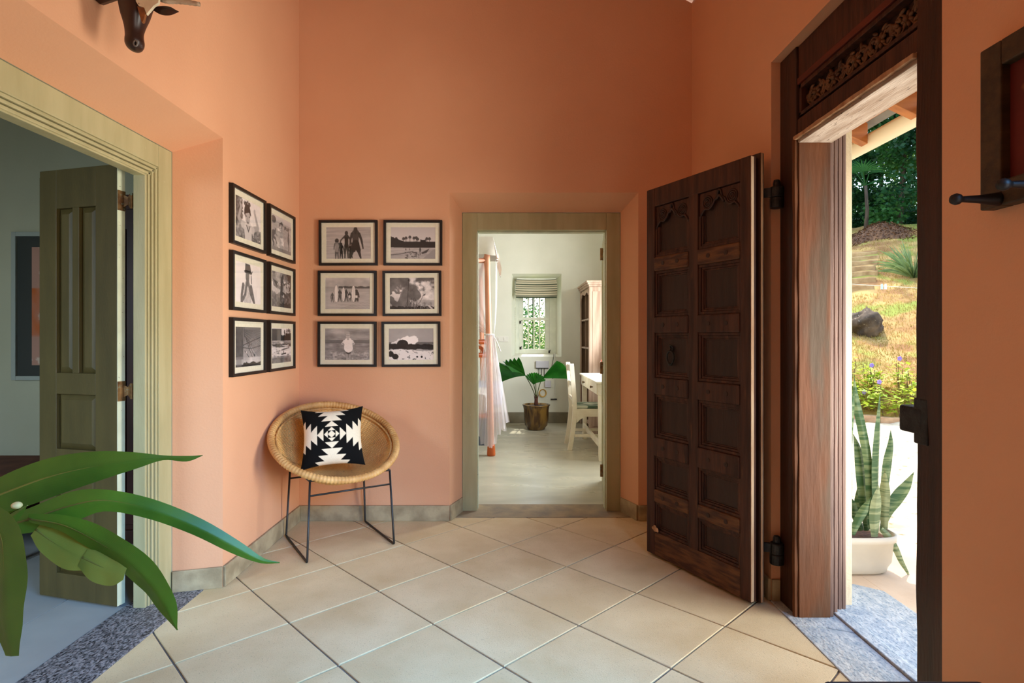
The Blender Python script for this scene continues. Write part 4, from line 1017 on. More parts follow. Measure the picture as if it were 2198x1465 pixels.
# ---------------------------------------------------------------- carved animal head on the left wall
hd = P(288, 52, 1.955)
HB = Vector((XL, hd.y, 2.42))
an = thing('animal_head', 'carved dark wooden horned animal head hung on the peach wall', 'wall ornament', HB)
m_head = mat('dark_stained_carving', srgb(58, 30, 20), srgb(38, 19, 13), scale=8, stretch=(2, 2, .6), rough=.38, spec=.5)
# outline loft: centre line from brow to muzzle with half widths (px at the given depth)
prof = [(262+36, -66, 46), (264+32, -40, 44), (294, -12, 38), (292, 10, 33), (290.5, 32, 28), (289.5, 52, 21.5), (288.5, 68, 18), (288.5, 80, 17.5), (289, 92, 18.6), (289.5, 101, 16), (291, 107, 10), (291.5, 110, 2)]
b = MB(); NN = 22; Yh = 1.955
secs = [(P(u, v, Yh), w*Yh/FPX) for (u, v, w) in prof]
cs = smoothpath([s[0] for s in secs], 34); wsd = [p[0] for p in smoothpath([(s[1], 0, 0) for s in secs], 34)]
for i in range(34):
    dep = .062 if i < 16 else lerp(.062, .034, (i-16)/18)
    dep = min(dep, wsd[i]*1.5 + .002)
    for j in range(NN):
        a = 2*math.pi*j/NN; b.v.append(tuple(cs[i] + Vector((0.86, .5, 0))*math.cos(a)*wsd[i] + Vector((.5, -.86, 0))*math.sin(a)*dep*.9))
b.f += [[i*NN+j, i*NN+(j+1) % NN, (i+1)*NN+(j+1) % NN, (i+1)*NN+j] for i in range(33) for j in range(NN)]; b.f += [list(range(NN))[::-1], [33*NN+j for j in range(NN)]]; b.mi = [0]*len(b.f)
b.build('head', m_head, an, smooth=True, off=HB)
nn = MB(); nn.tube([P(291 + 4.2*math.cos(a), 93 + 6.0*math.sin(a), Yh - .034) for a in [2*math.pi*k/20 for k in range(20)]], .0028, 7, closed=True); nn.build('nostril_rim', mat('worn_nostril', srgb(112, 106, 100), rough=.5), an, smooth=True, off=HB)
nn = MB(); nn.ball(P(291, 93, Yh - .030), (.006, .004, .009), 8, 12); nn.build('nostril', mat('black_hollow', srgb(10, 8, 8), rough=.9), an, smooth=True, off=HB)
# painted side of the face
m_face = mat('flaking_cream_paint', srgb(222, 208, 178), srgb(206, 190, 158), scale=30, rough=.7, c3=srgb(70, 72, 56), s3=45, lo3=.60, hi3=.66)
def patch(name, pts, m, y, th=.006):
    bb_ = MB(); bb_.prism([P(u, v, y) for u, v in pts], (-.002, th, 0)); return bb_.build(name, m, an, off=HB, bevel=.0015)
patch('painted_cheek', [(292, -60), (345, -50), (340, 6), (330, 12), (314, 31), (309, 16), (297, 12), (291, 2)], m_face, Yh - .054, .012)
patch('rust_streak', [(294, 12), (301, 16), (309, 15), (312, 30), (308, 46), (304, 48), (300, 36)], mat('rust_brown_paint', srgb(140, 84, 40), srgb(110, 62, 28), scale=40, rough=.7), Yh - .053, .012)
eb = MB(); bl, path, W = blade([P(326, 16, Yh - .02), P(345, 18, Yh - .03), P(365, 21, Yh - .03), P(384, 25, Yh - .02)], [.006, .017, .015, .001], roll=.15, fold=.5, nseg=20)
bl.build('ear', m_head, an, smooth=True, off=HB)
m_horn = mat('pale_ringed_horn', srgb(206, 184, 156), srgb(170, 140, 112), scale=8, stretch=(2, 2, 12), rough=.7, bump=.5, bscale=60)
for pts in ([(330, -20), (352, -2), (385, 2), (428, 9)], [(285, -70), (262, -110), (250, -160), (262, -205)]):
    b = MB(); n = 26; pp = smoothpath([P(u, v, Yh - .02) for u, v in pts], n); b.tube(pp, [lerp(.015, .006, i/n) + .0012*(i % 2) for i in range(n)], 9); b.build('horn', m_horn, an, smooth=True, off=HB)
b = MB(); b.tube([P(300, -40, Yh), Vector((XL + .004, hd.y + .03, 2.44))], .030, 12); b.build('neck_mount', m_head, an, smooth=True, off=HB)

# ---------------------------------------------------------------- framed panel with pegs on the right wall
PY = (1.470 + .85)/2
pr = thing('peg_rack_panel', 'old red painted panel in a dark wood frame with hanging pegs', 'peg rack', (XR, 1.275, 1.775), -math.pi/2)
m_dkframe = mat('dark_olive_brown_wood', srgb(70, 52, 30), srgb(50, 36, 20), scale=8, stretch=(5, 1, 5), rough=.55, bump=.15, bscale=40)
w, h, d_, bw = .180, .203, .038, .062
for nm, dims in (('frame_stile', (-w, -w+bw, -d_, -.001, -h, h)), ('frame_stile', (w-bw, w, -d_, -.001, -h, h)), ('frame_rail', (-w+bw, w-bw, -d_, -.001, h-bw, h)), ('frame_rail', (-w+bw, w-bw, -d_, -.001, -h, -h+bw))):
    boxpart(nm, m_dkframe, pr, dims, .004)
boxpart('painted_board', mat('flaking_red_paint', srgb(100, 26, 18), srgb(76, 18, 13), scale=7, detail=8, rough=.6, bump=.2, bscale=50, c3=srgb(150, 92, 50), s3=7, lo3=.55, hi3=.60), pr, (-w+bw-.004, w-bw+.004, -.014, -.002, -h+bw-.004, h-bw+.004), .001)
for px in (-.125, .010, .130):
    b = MB(); n0 = len(b.v); b.lathe([(.017, 0), (.016, .01), (.010, .05), (.0075, .088), (.0075, .092), (.0125, .098), (.0145, .106), (.011, .115), (0, .118)], 14)
    b.v = [(px + v[0], -d_ - v[2] + .002, -.186 + v[1]) for v in b.v]
    b.build('peg', mat('black_turned_peg', srgb(22, 20, 18), srgb(14, 12, 12), scale=10, rough=.5) if px < -.1 else bpy.data.materials['black_turned_peg'], pr, smooth=True)

# ---------------------------------------------------------------- dark stool by the right wall (only its top edge shows)
st = thing('wooden_stool', 'low dark wooden stool by the entrance post', 'stool', (.915, 1.15, 0))
m_stool = mat('black_brown_wood', srgb(40, 32, 30), srgb(28, 22, 21), scale=8, stretch=(1, 5, 5), rough=.5)
b = MB(); b.box(-.185, .185, -.18, .180, .425, .450); b.build('seat', m_stool, st, bevel=.010)
for sx in (-1, 1):
    for sy in (-1, 1): b = MB(); b.bar((sx*.15, sy*.145, .427), (sx*.165, sy*.16, .0), .034, .034); b.build('leg', m_stool, st)
for sy in (-1, 1): b = MB(); b.bar((-.152, sy*.148, .36), (.152, sy*.148, .36), .02, .05); b.build('apron', m_stool, st)
# ---------------------------------------------------------------- bedroom shell
BX0, BX1, BY0, BY1 = -2.6, 1.50, YB + .372, 8.30
b = MB(); b.box(BX0, BX1, 4.246, BY1, -.06, 0.0); b.build('floor_bedroom', m_bedfloor, kind='structure')
DW = dict(o=(.020, .748, .965, 2.174), i=(.075, .690, 1.00, 2.10), di=.20)
wall('wall_bedroom_back', lambda s, d, z: (s, BY1 + d, z), BX0, BX1, 3.3, 3.3, DW, .27, [m_white, m_ext])
wall('wall_bedroom_left', lambda s, d, z: (BX0 - d, s, z), BY0, BY1 + .27, 3.3, 3.3, None, .2, [m_white, m_ext])
DS = dict(o=(5.35, 6.75, 1.0, 2.3), i=(5.35, 6.75, 1.0, 2.3), di=.1)
wall('wall_bedroom_right', lambda s, d, z: (BX1 + d, s, z), YB + .372, BY1 + .27, 3.3, 3.3, DS, .2, [m_white, m_ext])
b = MB(); b.box(BX0 - .2, BX1 + .2, BY0, BY1 + .27, 3.302, 3.42); b.build('ceiling_bedroom', m_ceil, kind='structure')
m_bedskirt = mat('dark_cement_skirting', srgb(134, 126, 104), srgb(114, 106, 86), scale=6, rough=.6, rand=False)
b = MB(); b.box(BX0, BX1, BY1 - .014, BY1, 0, .155); b.build('baseboard_bedroom_back', m_bedskirt, kind='structure')
# window: frame, casement stiles, bars
wn = structure('window_1', (.3825, BY1 + .205, 0), label='white barred bedroom window')
m_winw = mat('white_window_paint', srgb(222, 226, 210), srgb(212, 216, 200), scale=10, rough=.45, spec=.4)
hw_ = .3065
for nm, dims in (('frame_stile', (-hw_, -hw_+.055, 0, .05, 1.0, 2.10)), ('frame_stile', (hw_-.10, hw_, 0, .05, 1.0, 2.10)), ('frame_head', (-hw_+.055, hw_-.10, 0, .05, 2.045, 2.10)), ('frame_sill', (-hw_+.055, hw_-.10, 0, .05, 1.0, 1.07)),
                 ('transom', (-hw_+.055, hw_-.10, -.006, .046, 1.50, 1.542)), ('sash_stile', (-hw_+.055, -hw_+.105, .008, .04, 1.07, 2.045)), ('sash_stile', (hw_-.155, hw_-.10, .008, .04, 1.07, 2.045))):
    boxpart(nm, m_winw, wn, dims, .004)
for k in range(5):
    x = lerp(-hw_+.112, hw_-.162, k/4); b = MB(); b.tube([(x, .025, 1.07), (x, .025, 2.045)], .0095, 8); b.build('bar', m_winw, wn, smooth=True)
for (x, z) in ((-hw_+.075, 1.47), (-hw_+.08, 1.085), (hw_-.105, 1.03)):
    b = MB(); b.box(x-.012, x+.012, -.010, 0, z-.02, z+.02); b.tube([(x, -.010, z), (x, -.022, z), (x+.02, -.026, z+.03)], .004, 6); b.build('casement_stay', m_iron, wn)
# roman blind
rb_ = thing('roman_blind', 'green and cream striped roman blind gathered above the barred window', 'blind', (.3825, BY1 + .03, 1.97))
m_blind = print_mat('striped_blind_cloth', .9)
b = MB(); n1, n2 = 60, 16; cl = []
for i in range(n1):
    t_ = i/(n1-1); z = .125 - .275*t_; wave = abs(math.sin(t_*math.pi*3.0)); yb_ = -.02 - .035*wave - .02*t_
    for j in range(n2):
        q = j/(n2-1)*2-1; w = .285 + .012*math.sin(t_*math.pi*.9) + .008*(t_ > .1)
        sag = -.010*(1-q*q)*(1 if t_ < .9 else .6); b.v.append((q*w, yb_ - .012*(1-q*q), z + sag))
        s = (t_*8.3) % 1.0; dark = s < .26 or .38 < s < .46 or t_ > .93
        c = srgb(70, 84, 66) if dark else srgb(198, 190, 164); cl.append(c)
b.f += [[i*n2+j, (i+1)*n2+j, (i+1)*n2+j+1, i*n2+j+1] for i in range(n1-1) for j in range(n2-1)]; b.mi = [0]*len(b.f)
b.build('cloth', m_blind, rb_, smooth=True, cols=cl); boxpart('headrail', m_winw, rb_, (-.285, .285, -.02, .0, .115, .140), .002)
# side window curtain
cu2 = thing('red_curtain', 'red and white patterned curtain hanging by the bedroom bookcase', 'curtain', (1.30, 7.08, 0))
b = MB(); n1, n2 = 24, 30
def cf(i, j):
    t_ = i/(n1-1); q = j/(n2-1); z = lerp(1.95, .93, t_); x0 = lerp(.16, -.185, max(0, (t_-.42)/.58)**.9)
    return (lerp(x0, .19, q), .018*math.sin(q*26), z)
b.grid(cf, n1, n2)
mc = mat('red_floral_cloth', srgb(196, 60, 52), srgb(236, 214, 204), scale=26, detail=2, rough=.9, lo=.47, hi=.53); b.build('cloth', mc, cu2, smooth=True)
b = MB(); b.tube([(-.02, 0, 1.96), (.195, 0, 1.96)], .010, 8); b.build('rod', m_iron, cu2)

# ---------------------------------------------------------------- four poster bed with net
m_bamboo = mat('salmon_bamboo', srgb(226, 164, 134), srgb(210, 140, 108), scale=6, stretch=(4, 4, .5), rough=.4)
m_bamboo2 = mat('orange_bamboo', srgb(206, 104, 48), srgb(180, 84, 36), scale=6, stretch=(4, 4, .5), rough=.4)
m_linen = mat('white_linen', srgb(234, 228, 220), srgb(224, 218, 210), scale=12, rough=.9)
m_blueq = mat('pale_blue_cover', srgb(176, 184, 206), srgb(156, 166, 194), scale=6, rough=.9)
m_net = sheer('white_net', (.86, .82, .84, 1), .52)
bd = thing('canopy_bed', 'salmon bamboo four poster bed with canopy rails and pale bedding', 'bed', (-.20, 6.0, 0))
def post(x, y, top, nm='post'):
    b = MB(); n = 60; path = []; rs = []
    for i in range(n):
        t_ = i/(n-1); z = .0 + t_*top; node = min([abs(z - k) for k in (.30, .62, .96, 1.33, 1.70, 2.02)])
        path.append((x - .045*t_, y, z)); rs.append(.036 - .006*t_ + (.0035 if node < .012 else 0))
    b.tube(path, rs, 14); return b.build(nm, m_bamboo, bd, smooth=True)
post(0, 0, 2.20); post(-.17, 1.95, 2.20); post(-1.55, 0, 2.20); post(-1.55, 1.95, 2.20)
for (a, c, z) in (((-.05, 0), (-1.6, 0), 2.055), ((-.22, 1.95), (-1.6, 1.95), 2.0), ((-.05, 0), (-.22, 1.95), 2.10), ((-1.6, 0), (-1.6, 1.95), 2.10), ((-.02, 0), (-1.56, 0), 1.20), ((-.02, 0), (-1.56, 0), 1.06), ((-.01, 0), (-1.55, 0), .42), ((0, 0), (-.17, 1.95), .42)):
    b = MB(); b.tube([(a[0], a[1], z), (c[0], c[1], z)], .026, 12); b.build('rail', m_bamboo2 if z < 1.3 else m_bamboo, bd, smooth=True)
b = MB(); b.tube([(-.06, 0, 1.06), (-.10, 0, 1.13), (-.22, 0, 1.19)], .018, 8); b.build('corner_brace', m_bamboo2, bd, smooth=True)
b = MB(); b.lathe([(.042, 0), (.045, .02), (.040, .10), (.036, .12)], 14, (0, 0, 0)); b.build('foot', m_bamboo2, bd, smooth=True)
b = MB(); b.box(-1.53, -.06, .04, 1.93, .40, .64); b.build('mattress', m_linen, bd, bevel=.04)
b = MB(); b.box(-1.55, .10, .9, 1.72, .40, .662); b.build('bedspread', m_blueq, bd, bevel=.03)
b = MB(); b.box(-1.52, -.04, .035, .045, .10, .40); b.build('bed_skirt', mat('slate_blue_cloth', srgb(96, 108, 128), rough=.9), bd)
nt_ = thing('mosquito_net', 'sheer white mosquito net gathered and tied around the bed post', 'net', (-.20, 6.0, 0))
# canopy ruffle
b = MB(); n1, n2 = 40, 10
def ruf(i, j):
    t_ = i/(n1-1); q = j/(n2-1); x = lerp(-1.6, .02, t_); fl = .014*math.sin(t_*70)
    drop = .185 if t_ < .97 else .20
    return (x + .03*q*(t_ > .95), -.055 + fl*q - .012*q, 2.30 - drop*q - .05*max(0, t_-.93)*14*0)
b.grid(ruf, n1, n2)
def ruf2(i, j):
    t_ = i/(n1-1); q = j/(n2-1); return (.02 + .045*q + .012*math.sin(t_*60)*q, lerp(-.055, 1.9, t_), 2.30 - .22*q)
b.grid(ruf2, n1, n2)
b.add([(-1.6, -.055, 2.30), (.02, -.055, 2.30), (.02, 1.9, 2.30), (-1.6, 1.9, 2.30)], [(0, 1, 2, 3)]); b.build('canopy_top', m_linen, nt_, smooth=True)
b = MB(); b.add([(.075, .10, 2.16), (.110, .06, 1.97), (.098, .05, 1.90), (.060, .09, 1.99)], [(0, 1, 2, 3)]); b.build('loose_flap', m_linen, nt_)
# upper drape: hangs from canopy on both sides and gathers at the tie (z ~1.28)
def drape(fn_top, fn_bot, z0, z1, name, n1=30, n2=44, amp=.014, m=None, pw=1.6):
    b = MB()
    def fn(i, j):
        t_ = i/(n1-1); q = j/(n2-1); a = fn_top(q); c = fn_bot(q); k = t_**pw
        fl = amp*math.sin(q*38 + t_*2)*(.4 + t_)
        return (lerp(a[0], c[0], k), lerp(a[1], c[1], k) + fl, lerp(z0 if not callable(z0) else z0(q), z1 if not callable(z1) else z1(q), t_))
    b.grid(fn, n1, n2); return b.build(name, m or m_net, nt_, smooth=True)
drape(lambda q: (lerp(-1.2, -.06, q), .075), lambda q: (lerp(-.05, .0, q), .02), 2.10, 1.285, 'front_drape', pw=2.6)
drape(lambda q: (.045, lerp(.05, .9, q)), lambda q: (.030, lerp(.03, .07, q)), 2.08, 1.285, 'side_drape', pw=3.0)
b = MB(); b.tube([(-.02 + .045*math.cos(a), -.01 + .045*math.sin(a), 1.275) for a in [2*math.pi*k/24 for k in range(24)]], .010, 8, closed=True); b.tube(smoothpath([(.02, -.05, 1.275), (.06, -.06, 1.20), (.10, -.06, 1.10)], 8), .006, 6); b.tube(smoothpath([(.02, -.05, 1.275), (.04, -.06, 1.18), (.06, -.06, 1.04)], 8), .006, 6); b.build('tie', m_linen, nt_, smooth=True)
zb_ = lambda q: [.30, .22, .14, .12, .10, .14, .24, .30, .36][min(8, int(q*8.99))]
drape(lambda q: (lerp(-.06, .03, q), -.055 - .02*math.sin(q*3.1)), lambda q: (lerp(-.20, .195, q), -.075 - .03*math.sin(q*3.1)), 1.28, zb_, 'tail_drape', amp=.020, pw=1.05, n2=60)
drape(lambda q: (lerp(-.05, .035, q), .045), lambda q: (lerp(-.16, .165, q), .07), 1.28, lambda q: .34 - .1*q, 'tail_drape', amp=.018, pw=1.05)

# ---------------------------------------------------------------- desk, chair, bookcase
m_whitew = mat('cream_white_furniture_paint', srgb(236, 228, 208), srgb(226, 216, 194), scale=10, rough=.5)
dk = thing('writing_desk', 'white wooden writing desk with drawers by the bedroom door leaf', 'desk', (.862, 5.70, 0))
b = MB(); b.box(-.008, .60, -.02, 1.33, .785, .806); b.build('top', m_whitew, dk, bevel=.004)
b = MB(); b.box(.02, .585, .0, 1.31, .665, .784); b.build('apron', m_whitew, dk, bevel=.003)
for y0 in (.03, .66):
    o = boxpart('drawer', m_whitew, dk, (.008, .024, y0, y0 + .60, .672, .780), .003)
    kb = MB(); kb.lathe([(.006, 0), (.006, .012), (.014, .02), (.012, .03), (0, .032)], 12); kb.v = [(.008 - v[2], y0 + .26 + v[0], .726 + v[1]) for v in kb.v]; kb.build('knob', m_brass, o, smooth=True)
for (x, y) in ((.03, .01), (.555, .01), (.03, 1.27), (.555, 1.27)):
    b = MB(); b.hexa([(x, y, 0), (x+.045, y, 0), (x+.045, y+.045, 0), (x, y+.045, 0), (x-.006, y, .665), (x+.05, y, .665), (x+.05, y+.045, .665), (x-.006, y+.045, .665)]); b.build('leg', m_whitew, dk, bevel=.002)
b = MB(); b.box(.07, .56, .02, .045, .14, .21); b.build('stretcher', m_whitew, dk); b = MB(); b.box(.03, .05, .05, 1.27, .14, .20); b.build('stretcher', m_whitew, dk)
wc = thing('desk_chair', 'white wooden chair with green striped seat pad at the desk', 'chair', (.735, 6.50, 0))
for sy in (-1, 1):
    y = sy*.20
    b = MB(); n = 14
    pth = smoothpath([(-.075, y, 0), (-.045, y, .18), (-.02, y, .42), (-.03, y, .65), (-.055, y, .955)], n)
    for i in range(n-1):
        a, c = pth[i], pth[i+1]; w1, w2 = .024, .024
        b.hexa([a+Vector((-w1, -.016, 0)), a+Vector((w1, -.016, 0)), a+Vector((w1, .016, 0)), a+Vector((-w1, .016, 0)), c+Vector((-w2, -.016, 0)), c+Vector((w2, -.016, 0)), c+Vector((w2, .016, 0)), c+Vector((-w2, .016, 0))])
    b.build('back_leg', m_whitew, wc, weld=True)
    b = MB(); b.box(.34, .38, y-.02, y+.02, 0, .44); b.build('front_leg', m_whitew, wc, bevel=.002)
    b = MB(); b.prism([(0, y-.012, .44), (.36, y-.012, .44), (.36, y-.012, .385), (.28, y-.012, .37), (.10, y-.012, .37), (.04, y-.012, .34), (.0, y-.012, .30)], (0, .024, 0)); b.build('side_rail', m_whitew, wc)
    b = MB(); b.bar((-.02, y, .16), (.35, y, .16), .02, .03); b.build('stretcher', m_whitew, wc)
for z, hh in ((.90, .07), (.72, .05), (.56, .04)): b = MB(); b.box(-.062 if z > .8 else -.045, -.038 if z > .8 else -.022, -.185, .185, z-hh/2, z+hh/2); b.build('back_slat', m_whitew, wc, bevel=.003)
b = MB(); b.box(-.01, .37, -.21, .21, .435, .455); b.build('seat', m_whitew, wc, bevel=.004)
sc_ = mat('green_stripe_pad', srgb(84, 104, 86), srgb(196, 200, 182), scale=9, stretch=(1, 4, 1), detail=0, rough=.9, lo=.52, hi=.56)
b = MB(); b.box(-.005, .36, -.195, .195, .456, .490); b.build('seat_pad', sc_, wc, bevel=.014)
bk = thing('bookcase', 'tall pale limed wooden bookcase with open shelves in the bedroom corner', 'bookcase', (1.03, 7.33, 0))
m_lime = mat('limed_pinkish_wood', srgb(196, 170, 150), srgb(166, 138, 118), scale=5, stretch=(5, 5, .5), rough=.7, bump=.2, bscale=30)
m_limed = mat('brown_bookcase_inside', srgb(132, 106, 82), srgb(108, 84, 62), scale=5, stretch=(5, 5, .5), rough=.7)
LB, DBk = .955, .42
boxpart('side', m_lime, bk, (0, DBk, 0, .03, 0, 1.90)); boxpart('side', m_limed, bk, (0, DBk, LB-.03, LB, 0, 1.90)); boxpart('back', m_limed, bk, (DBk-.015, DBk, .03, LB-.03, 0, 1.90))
boxpart('stile', m_lime, bk, (-.012, .004, 0, .07, 0, 1.90)); boxpart('stile', m_lime, bk, (-.012, .004, LB-.07, LB, 0, 1.90)); boxpart('side_moulding', m_lime, bk, (.03, DBk-.03, -.008, .0, .1, 1.84)) 
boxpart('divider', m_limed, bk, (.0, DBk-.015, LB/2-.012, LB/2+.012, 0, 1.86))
for z in (.10, .60, 1.09, 1.475, 1.875): boxpart('shelf', m_lime, bk, (.0, DBk-.016, .03, LB-.03, z, z+.022))
b = MB()
for k, (o_, z) in enumerate(((.02, 1.90), (.035, 1.925), (.05, 1.95))): b.box(-o_, DBk, -o_, LB - .003, z, z + .0255)
b.build('cornice', m_lime, bk, bevel=.002)
b = MB(); pts = [(-.011, .07, 1.875)] + [(-.011, lerp(.07, LB-.07, q), 1.875 - .03 - .05*abs(math.cos(q*math.pi*2))**2*(1 if (q < .12 or q > .88) else .55)) for q in [k/30 for k in range(31)]] + [(-.011, LB-.07, 1.875)]
b.prism([(p[0], p[1], p[2]) for p in pts] , (.012, 0, 0)); b.build('scalloped_apron', m_lime, bk)

# ---------------------------------------------------------------- potted fan palm
fpy = 7.72; FPB = Vector((P(1151, 0, fpy).x, fpy, 0))
fp_ = thing('potted_fan_palm', 'fan palm with broad pleated leaves in a brown glazed pot', 'plant', FPB)
m_glaze = mat('streaked_brown_glaze', srgb(70, 46, 22), srgb(122, 92, 40), scale=4, detail=4, stretch=(3, 3, .7), distort=1.0, rough=.25, spec=.6, lo=.45, hi=.62)
b = MB(); b.lathe([(.115, 0), (.125, .012), (.125, .03), (.155, .06), (.165, .12), (.170, .27), (.178, .318), (.188, .325), (.188, .338), (.165, .338), (.160, .315), (0, .31)], 36); b.build('pot', m_glaze, fp_, smooth=True)
b = MB(); b.lathe([(.0, .312), (.158, .312), (.158, .318), (0, .330)], 20); b.build('soil', mat('dark_soil', srgb(52, 38, 28), srgb(34, 26, 20), scale=40, rough=.95, bump=.5, bscale=60), fp_)
m_fan = mat('fan_palm_leaf', srgb(44, 124, 30), srgb(26, 92, 20), scale=7, rough=.35, transl=.3, spec=.5)
def fan(base, hub, axis, side, R, spread, n=26, droop=.25, seed=1, split=None):
    r = random.Random(seed); b = MB(); axis = Vector(axis).normalized(); side = Vector(side); side = (side - axis*side.dot(axis)).normalized(); nrm = axis.cross(side)
    K = 7; ring = []
    for i in range(n+1):
        a = lerp(-spread, spread, i/n); tooth = 1 + (.05 if i % 2 else -.03) + r.uniform(-.015, .015)
        if split and abs(i/n - split) < .03: tooth *= .55
        d = axis*math.cos(a) + side*math.sin(a); row = []
        for k in range(K):
            t_ = k/(K-1); p = hub + d*R*tooth*t_*(.86 + .14*math.cos(a*.8)) + nrm*((.012 if i % 2 else -.012)*t_*R*3 + .10*R*(a*a)*t_) - Vector((0, 0, droop*R*t_*t_)); row.append(p)
        ring.append(row)
    for i in range(n+1):
        for k in range(K): b.v.append(tuple(ring[i][k]))
    b.f += [[i*K+k, (i+1)*K+k, (i+1)*K+k+1, i*K+k+1] for i in range(n) for k in range(K-1)]; b.mi = [0]*len(b.f)
    o = b.build('fan_leaf', m_fan, fp_, off=FPB, weld=False)
    sb = MB(); sb.tube(smoothpath([base, lerp(base, hub, .5) + Vector((0, 0, .02)), hub], 10), .006, 6); sb.build('stalk', mat('palm_stalk', srgb(72, 84, 36), rough=.5) if 'palm_stalk' not in bpy.data.materials else bpy.data.materials['palm_stalk'], o, smooth=True, off=FPB)
c0 = FPB + Vector((0, 0, .42))
fan(c0, P(1128, 806, fpy - .05), P(1076, 778, fpy - .1) - P(1128, 806, fpy - .05), (.2, -.75, .55), .42, .95, seed=2, split=.62, droop=.16)
fan(c0, P(1163, 812, fpy - .05), P(1218, 785, fpy - .12) - P(1163, 812, fpy - .05), (-.15, -.6, .9), .37, .52, seed=3, droop=.06)
fan(c0, P(1146, 826, fpy - .06), (-.1, -.25, 1), (1, -.25, 0), .17, .75, n=16, seed=4, droop=.0)
fan(c0, P(1150, 822, fpy - .12), (.35, -.4, .65), (.8, -.2, -.35), .15, .7, n=14, seed=5, droop=.0)
b = MB()
for k in range(6):
    a = k*1.05; b.tube(smoothpath([FPB + Vector((.02*math.cos(a), .02*math.sin(a), .31)), FPB + Vector((.016*math.cos(a), .016*math.sin(a), .40)), FPB + Vector((.03*math.cos(a), .02*math.sin(a), .47))], 7), [.013, .012, .011, .009, .007, .005, .002], 6)
b.build('fibrous_trunk', mat('fibrous_trunk', srgb(92, 52, 36), srgb(64, 36, 26), scale=20, rough=.9), fp_, smooth=True, off=FPB)

# ---------------------------------------------------------------- fittings on the bedroom wall
YW = BY1
def wp(u, v): return P(u, v, YW - .012)
m_plastic = mat('grey_plastic', srgb(196, 194, 200), rough=.5); m_plw = mat('white_plastic', srgb(226, 224, 214), rough=.5); m_cable = mat('black_cable', srgb(40, 38, 36), rough=.6)
t = thing('wall_socket', 'white double wall socket beside the tied bed net', 'socket', (wp(1077, 0).x, YW, wp(0, 727).z))
boxpart('plate', m_plw, t, (-.095, .095, -.012, 0, -.042, .042), .003); boxpart('switch', m_plw, t, (.03, .06, -.020, -.012, -.02, .02), .002); boxpart('switch', m_plw, t, (-.06, -.03, -.018, -.012, -.02, .02), .002)
t = thing('router_box', 'pale grey network box on the wall under the window', 'network box', (wp(1164, 0).x, YW, wp(0, 782).z))
boxpart('case', m_plastic, t, (-.095, .095, -.04, 0, -.048, .055), .006); boxpart('base_rim', m_cable, t, (-.09, .09, -.036, -.004, -.056, -.046), .001)
for k in range(3): b = MB(); b.tube([(-.05+.04*k, -.02, -.05), (-.05+.04*k, -.015, -.16)], .004, 6); b.build('cable', m_cable, t)
t = thing('junction_box', 'small grey junction box on wall right of fan palm', 'junction box', (wp(1176, 0).x, YW, wp(0, 824).z))
boxpart('case', m_plastic, t, (-.045, .045, -.03, 0, -.045, .05), .004)
t = thing('cable_conduit', 'thin pale vertical conduit running down below the window', 'conduit', (wp(1191, 0).x, YW, 0))
b = MB(); b.tube([(0, -.010, 1.02), (0, -.010, .36)], .007, 8); b.build('pipe', m_plw, t); b = MB(); b.box(-.06, .03, -.02, 0, .335, .352); b.build('end_clip', m_cable, t)
b = MB(); b.tube(smoothpath([(-.015, -.018, 1.00), (-.03, -.02, .90), (-.045, -.02, .80), (-.02, -.02, .68), (-.035, -.02, .64)], 20), .004, 6); b.build('loose_cable', m_cable, t, smooth=True)
t = thing('cable_coil', 'yellow coil of cable hanging on the bedroom wall', 'cable coil', (wp(1165, 0).x, YW, wp(0, 843).z))
for k in range(3): b = MB(); b.tube([(math.cos(a)*(.044+.004*k), -.012 - .005*k, math.sin(a)*(.050+.003*k)) for a in [2*math.pi*q/28 for q in range(28)]], .0045, 6, closed=True); b.build('loop', mat('ochre_cable', srgb(204, 160, 70), rough=.5) if k == 0 else bpy.data.materials['ochre_cable'], t, smooth=True)

# ---------------------------------------------------------------- side room (left)
SX0, SX1, SY0, SY1 = -4.8, XL - .347, -.4, 3.92
sf = MB(); sf.box(SX0, -1.789, SY0, SY1, -.06, -.008); fl2 = sf.build('floor_side_room', m_grout, kind='structure')
xs = [-1.789, -2.11, -2.71, -3.31, -3.91, -4.51, -4.8]; ys = [-.4, .2, .8, 1.4, 2.0, 3.25, 3.92]
for x1, x0 in zip(xs[:-1], xs[1:]):
    for y0, y1 in zip(ys[:-1], ys[1:]): boxpart('tile', m_sidefloor, fl2, (x0+.0015, x1-.0015, y0+.0015, y1-.0015, -.012, 0), .001)
wall('wall_side_room_back', lambda s, d, z: (s, SY1 + d, z), SX0, XL - .347, 3.6, 3.6, None, .2, [m_sidewall, m_ext])
wall('wall_side_room_left', lambda s, d, z: (SX0 - d, s, z), SY0, SY1 + .2, 3.6, 3.6, None, .2, [m_sidewall, m_ext])
DS2 = dict(o=(-3.9, -2.7, 1.1, 2.3), i=(-3.9, -2.7, 1.1, 2.3), di=.1)
wall('wall_side_room_front', lambda s, d, z: (s, SY0 - d, z), SX0, XL - .347, 3.6, 3.6, DS2, .2, [m_sidewall, m_ext])
b = MB(); b.box(SX0 - .2, XL - .36, SY0 - .2, SY1 + .2, 3.602, 3.72); b.build('ceiling_side_room', m_ceil, kind='structure')
ar = thing('framed_artwork', 'grey framed pink and orange abstract print with wide dark mount', 'artwork', (-3.415 + .355, SY1, 1.462))
w, h = .355, .508; m_gf = mat('pale_grey_frame', srgb(166, 170, 160), rough=.5); m_dm = mat('charcoal_mount', srgb(46, 50, 50), rough=.8)
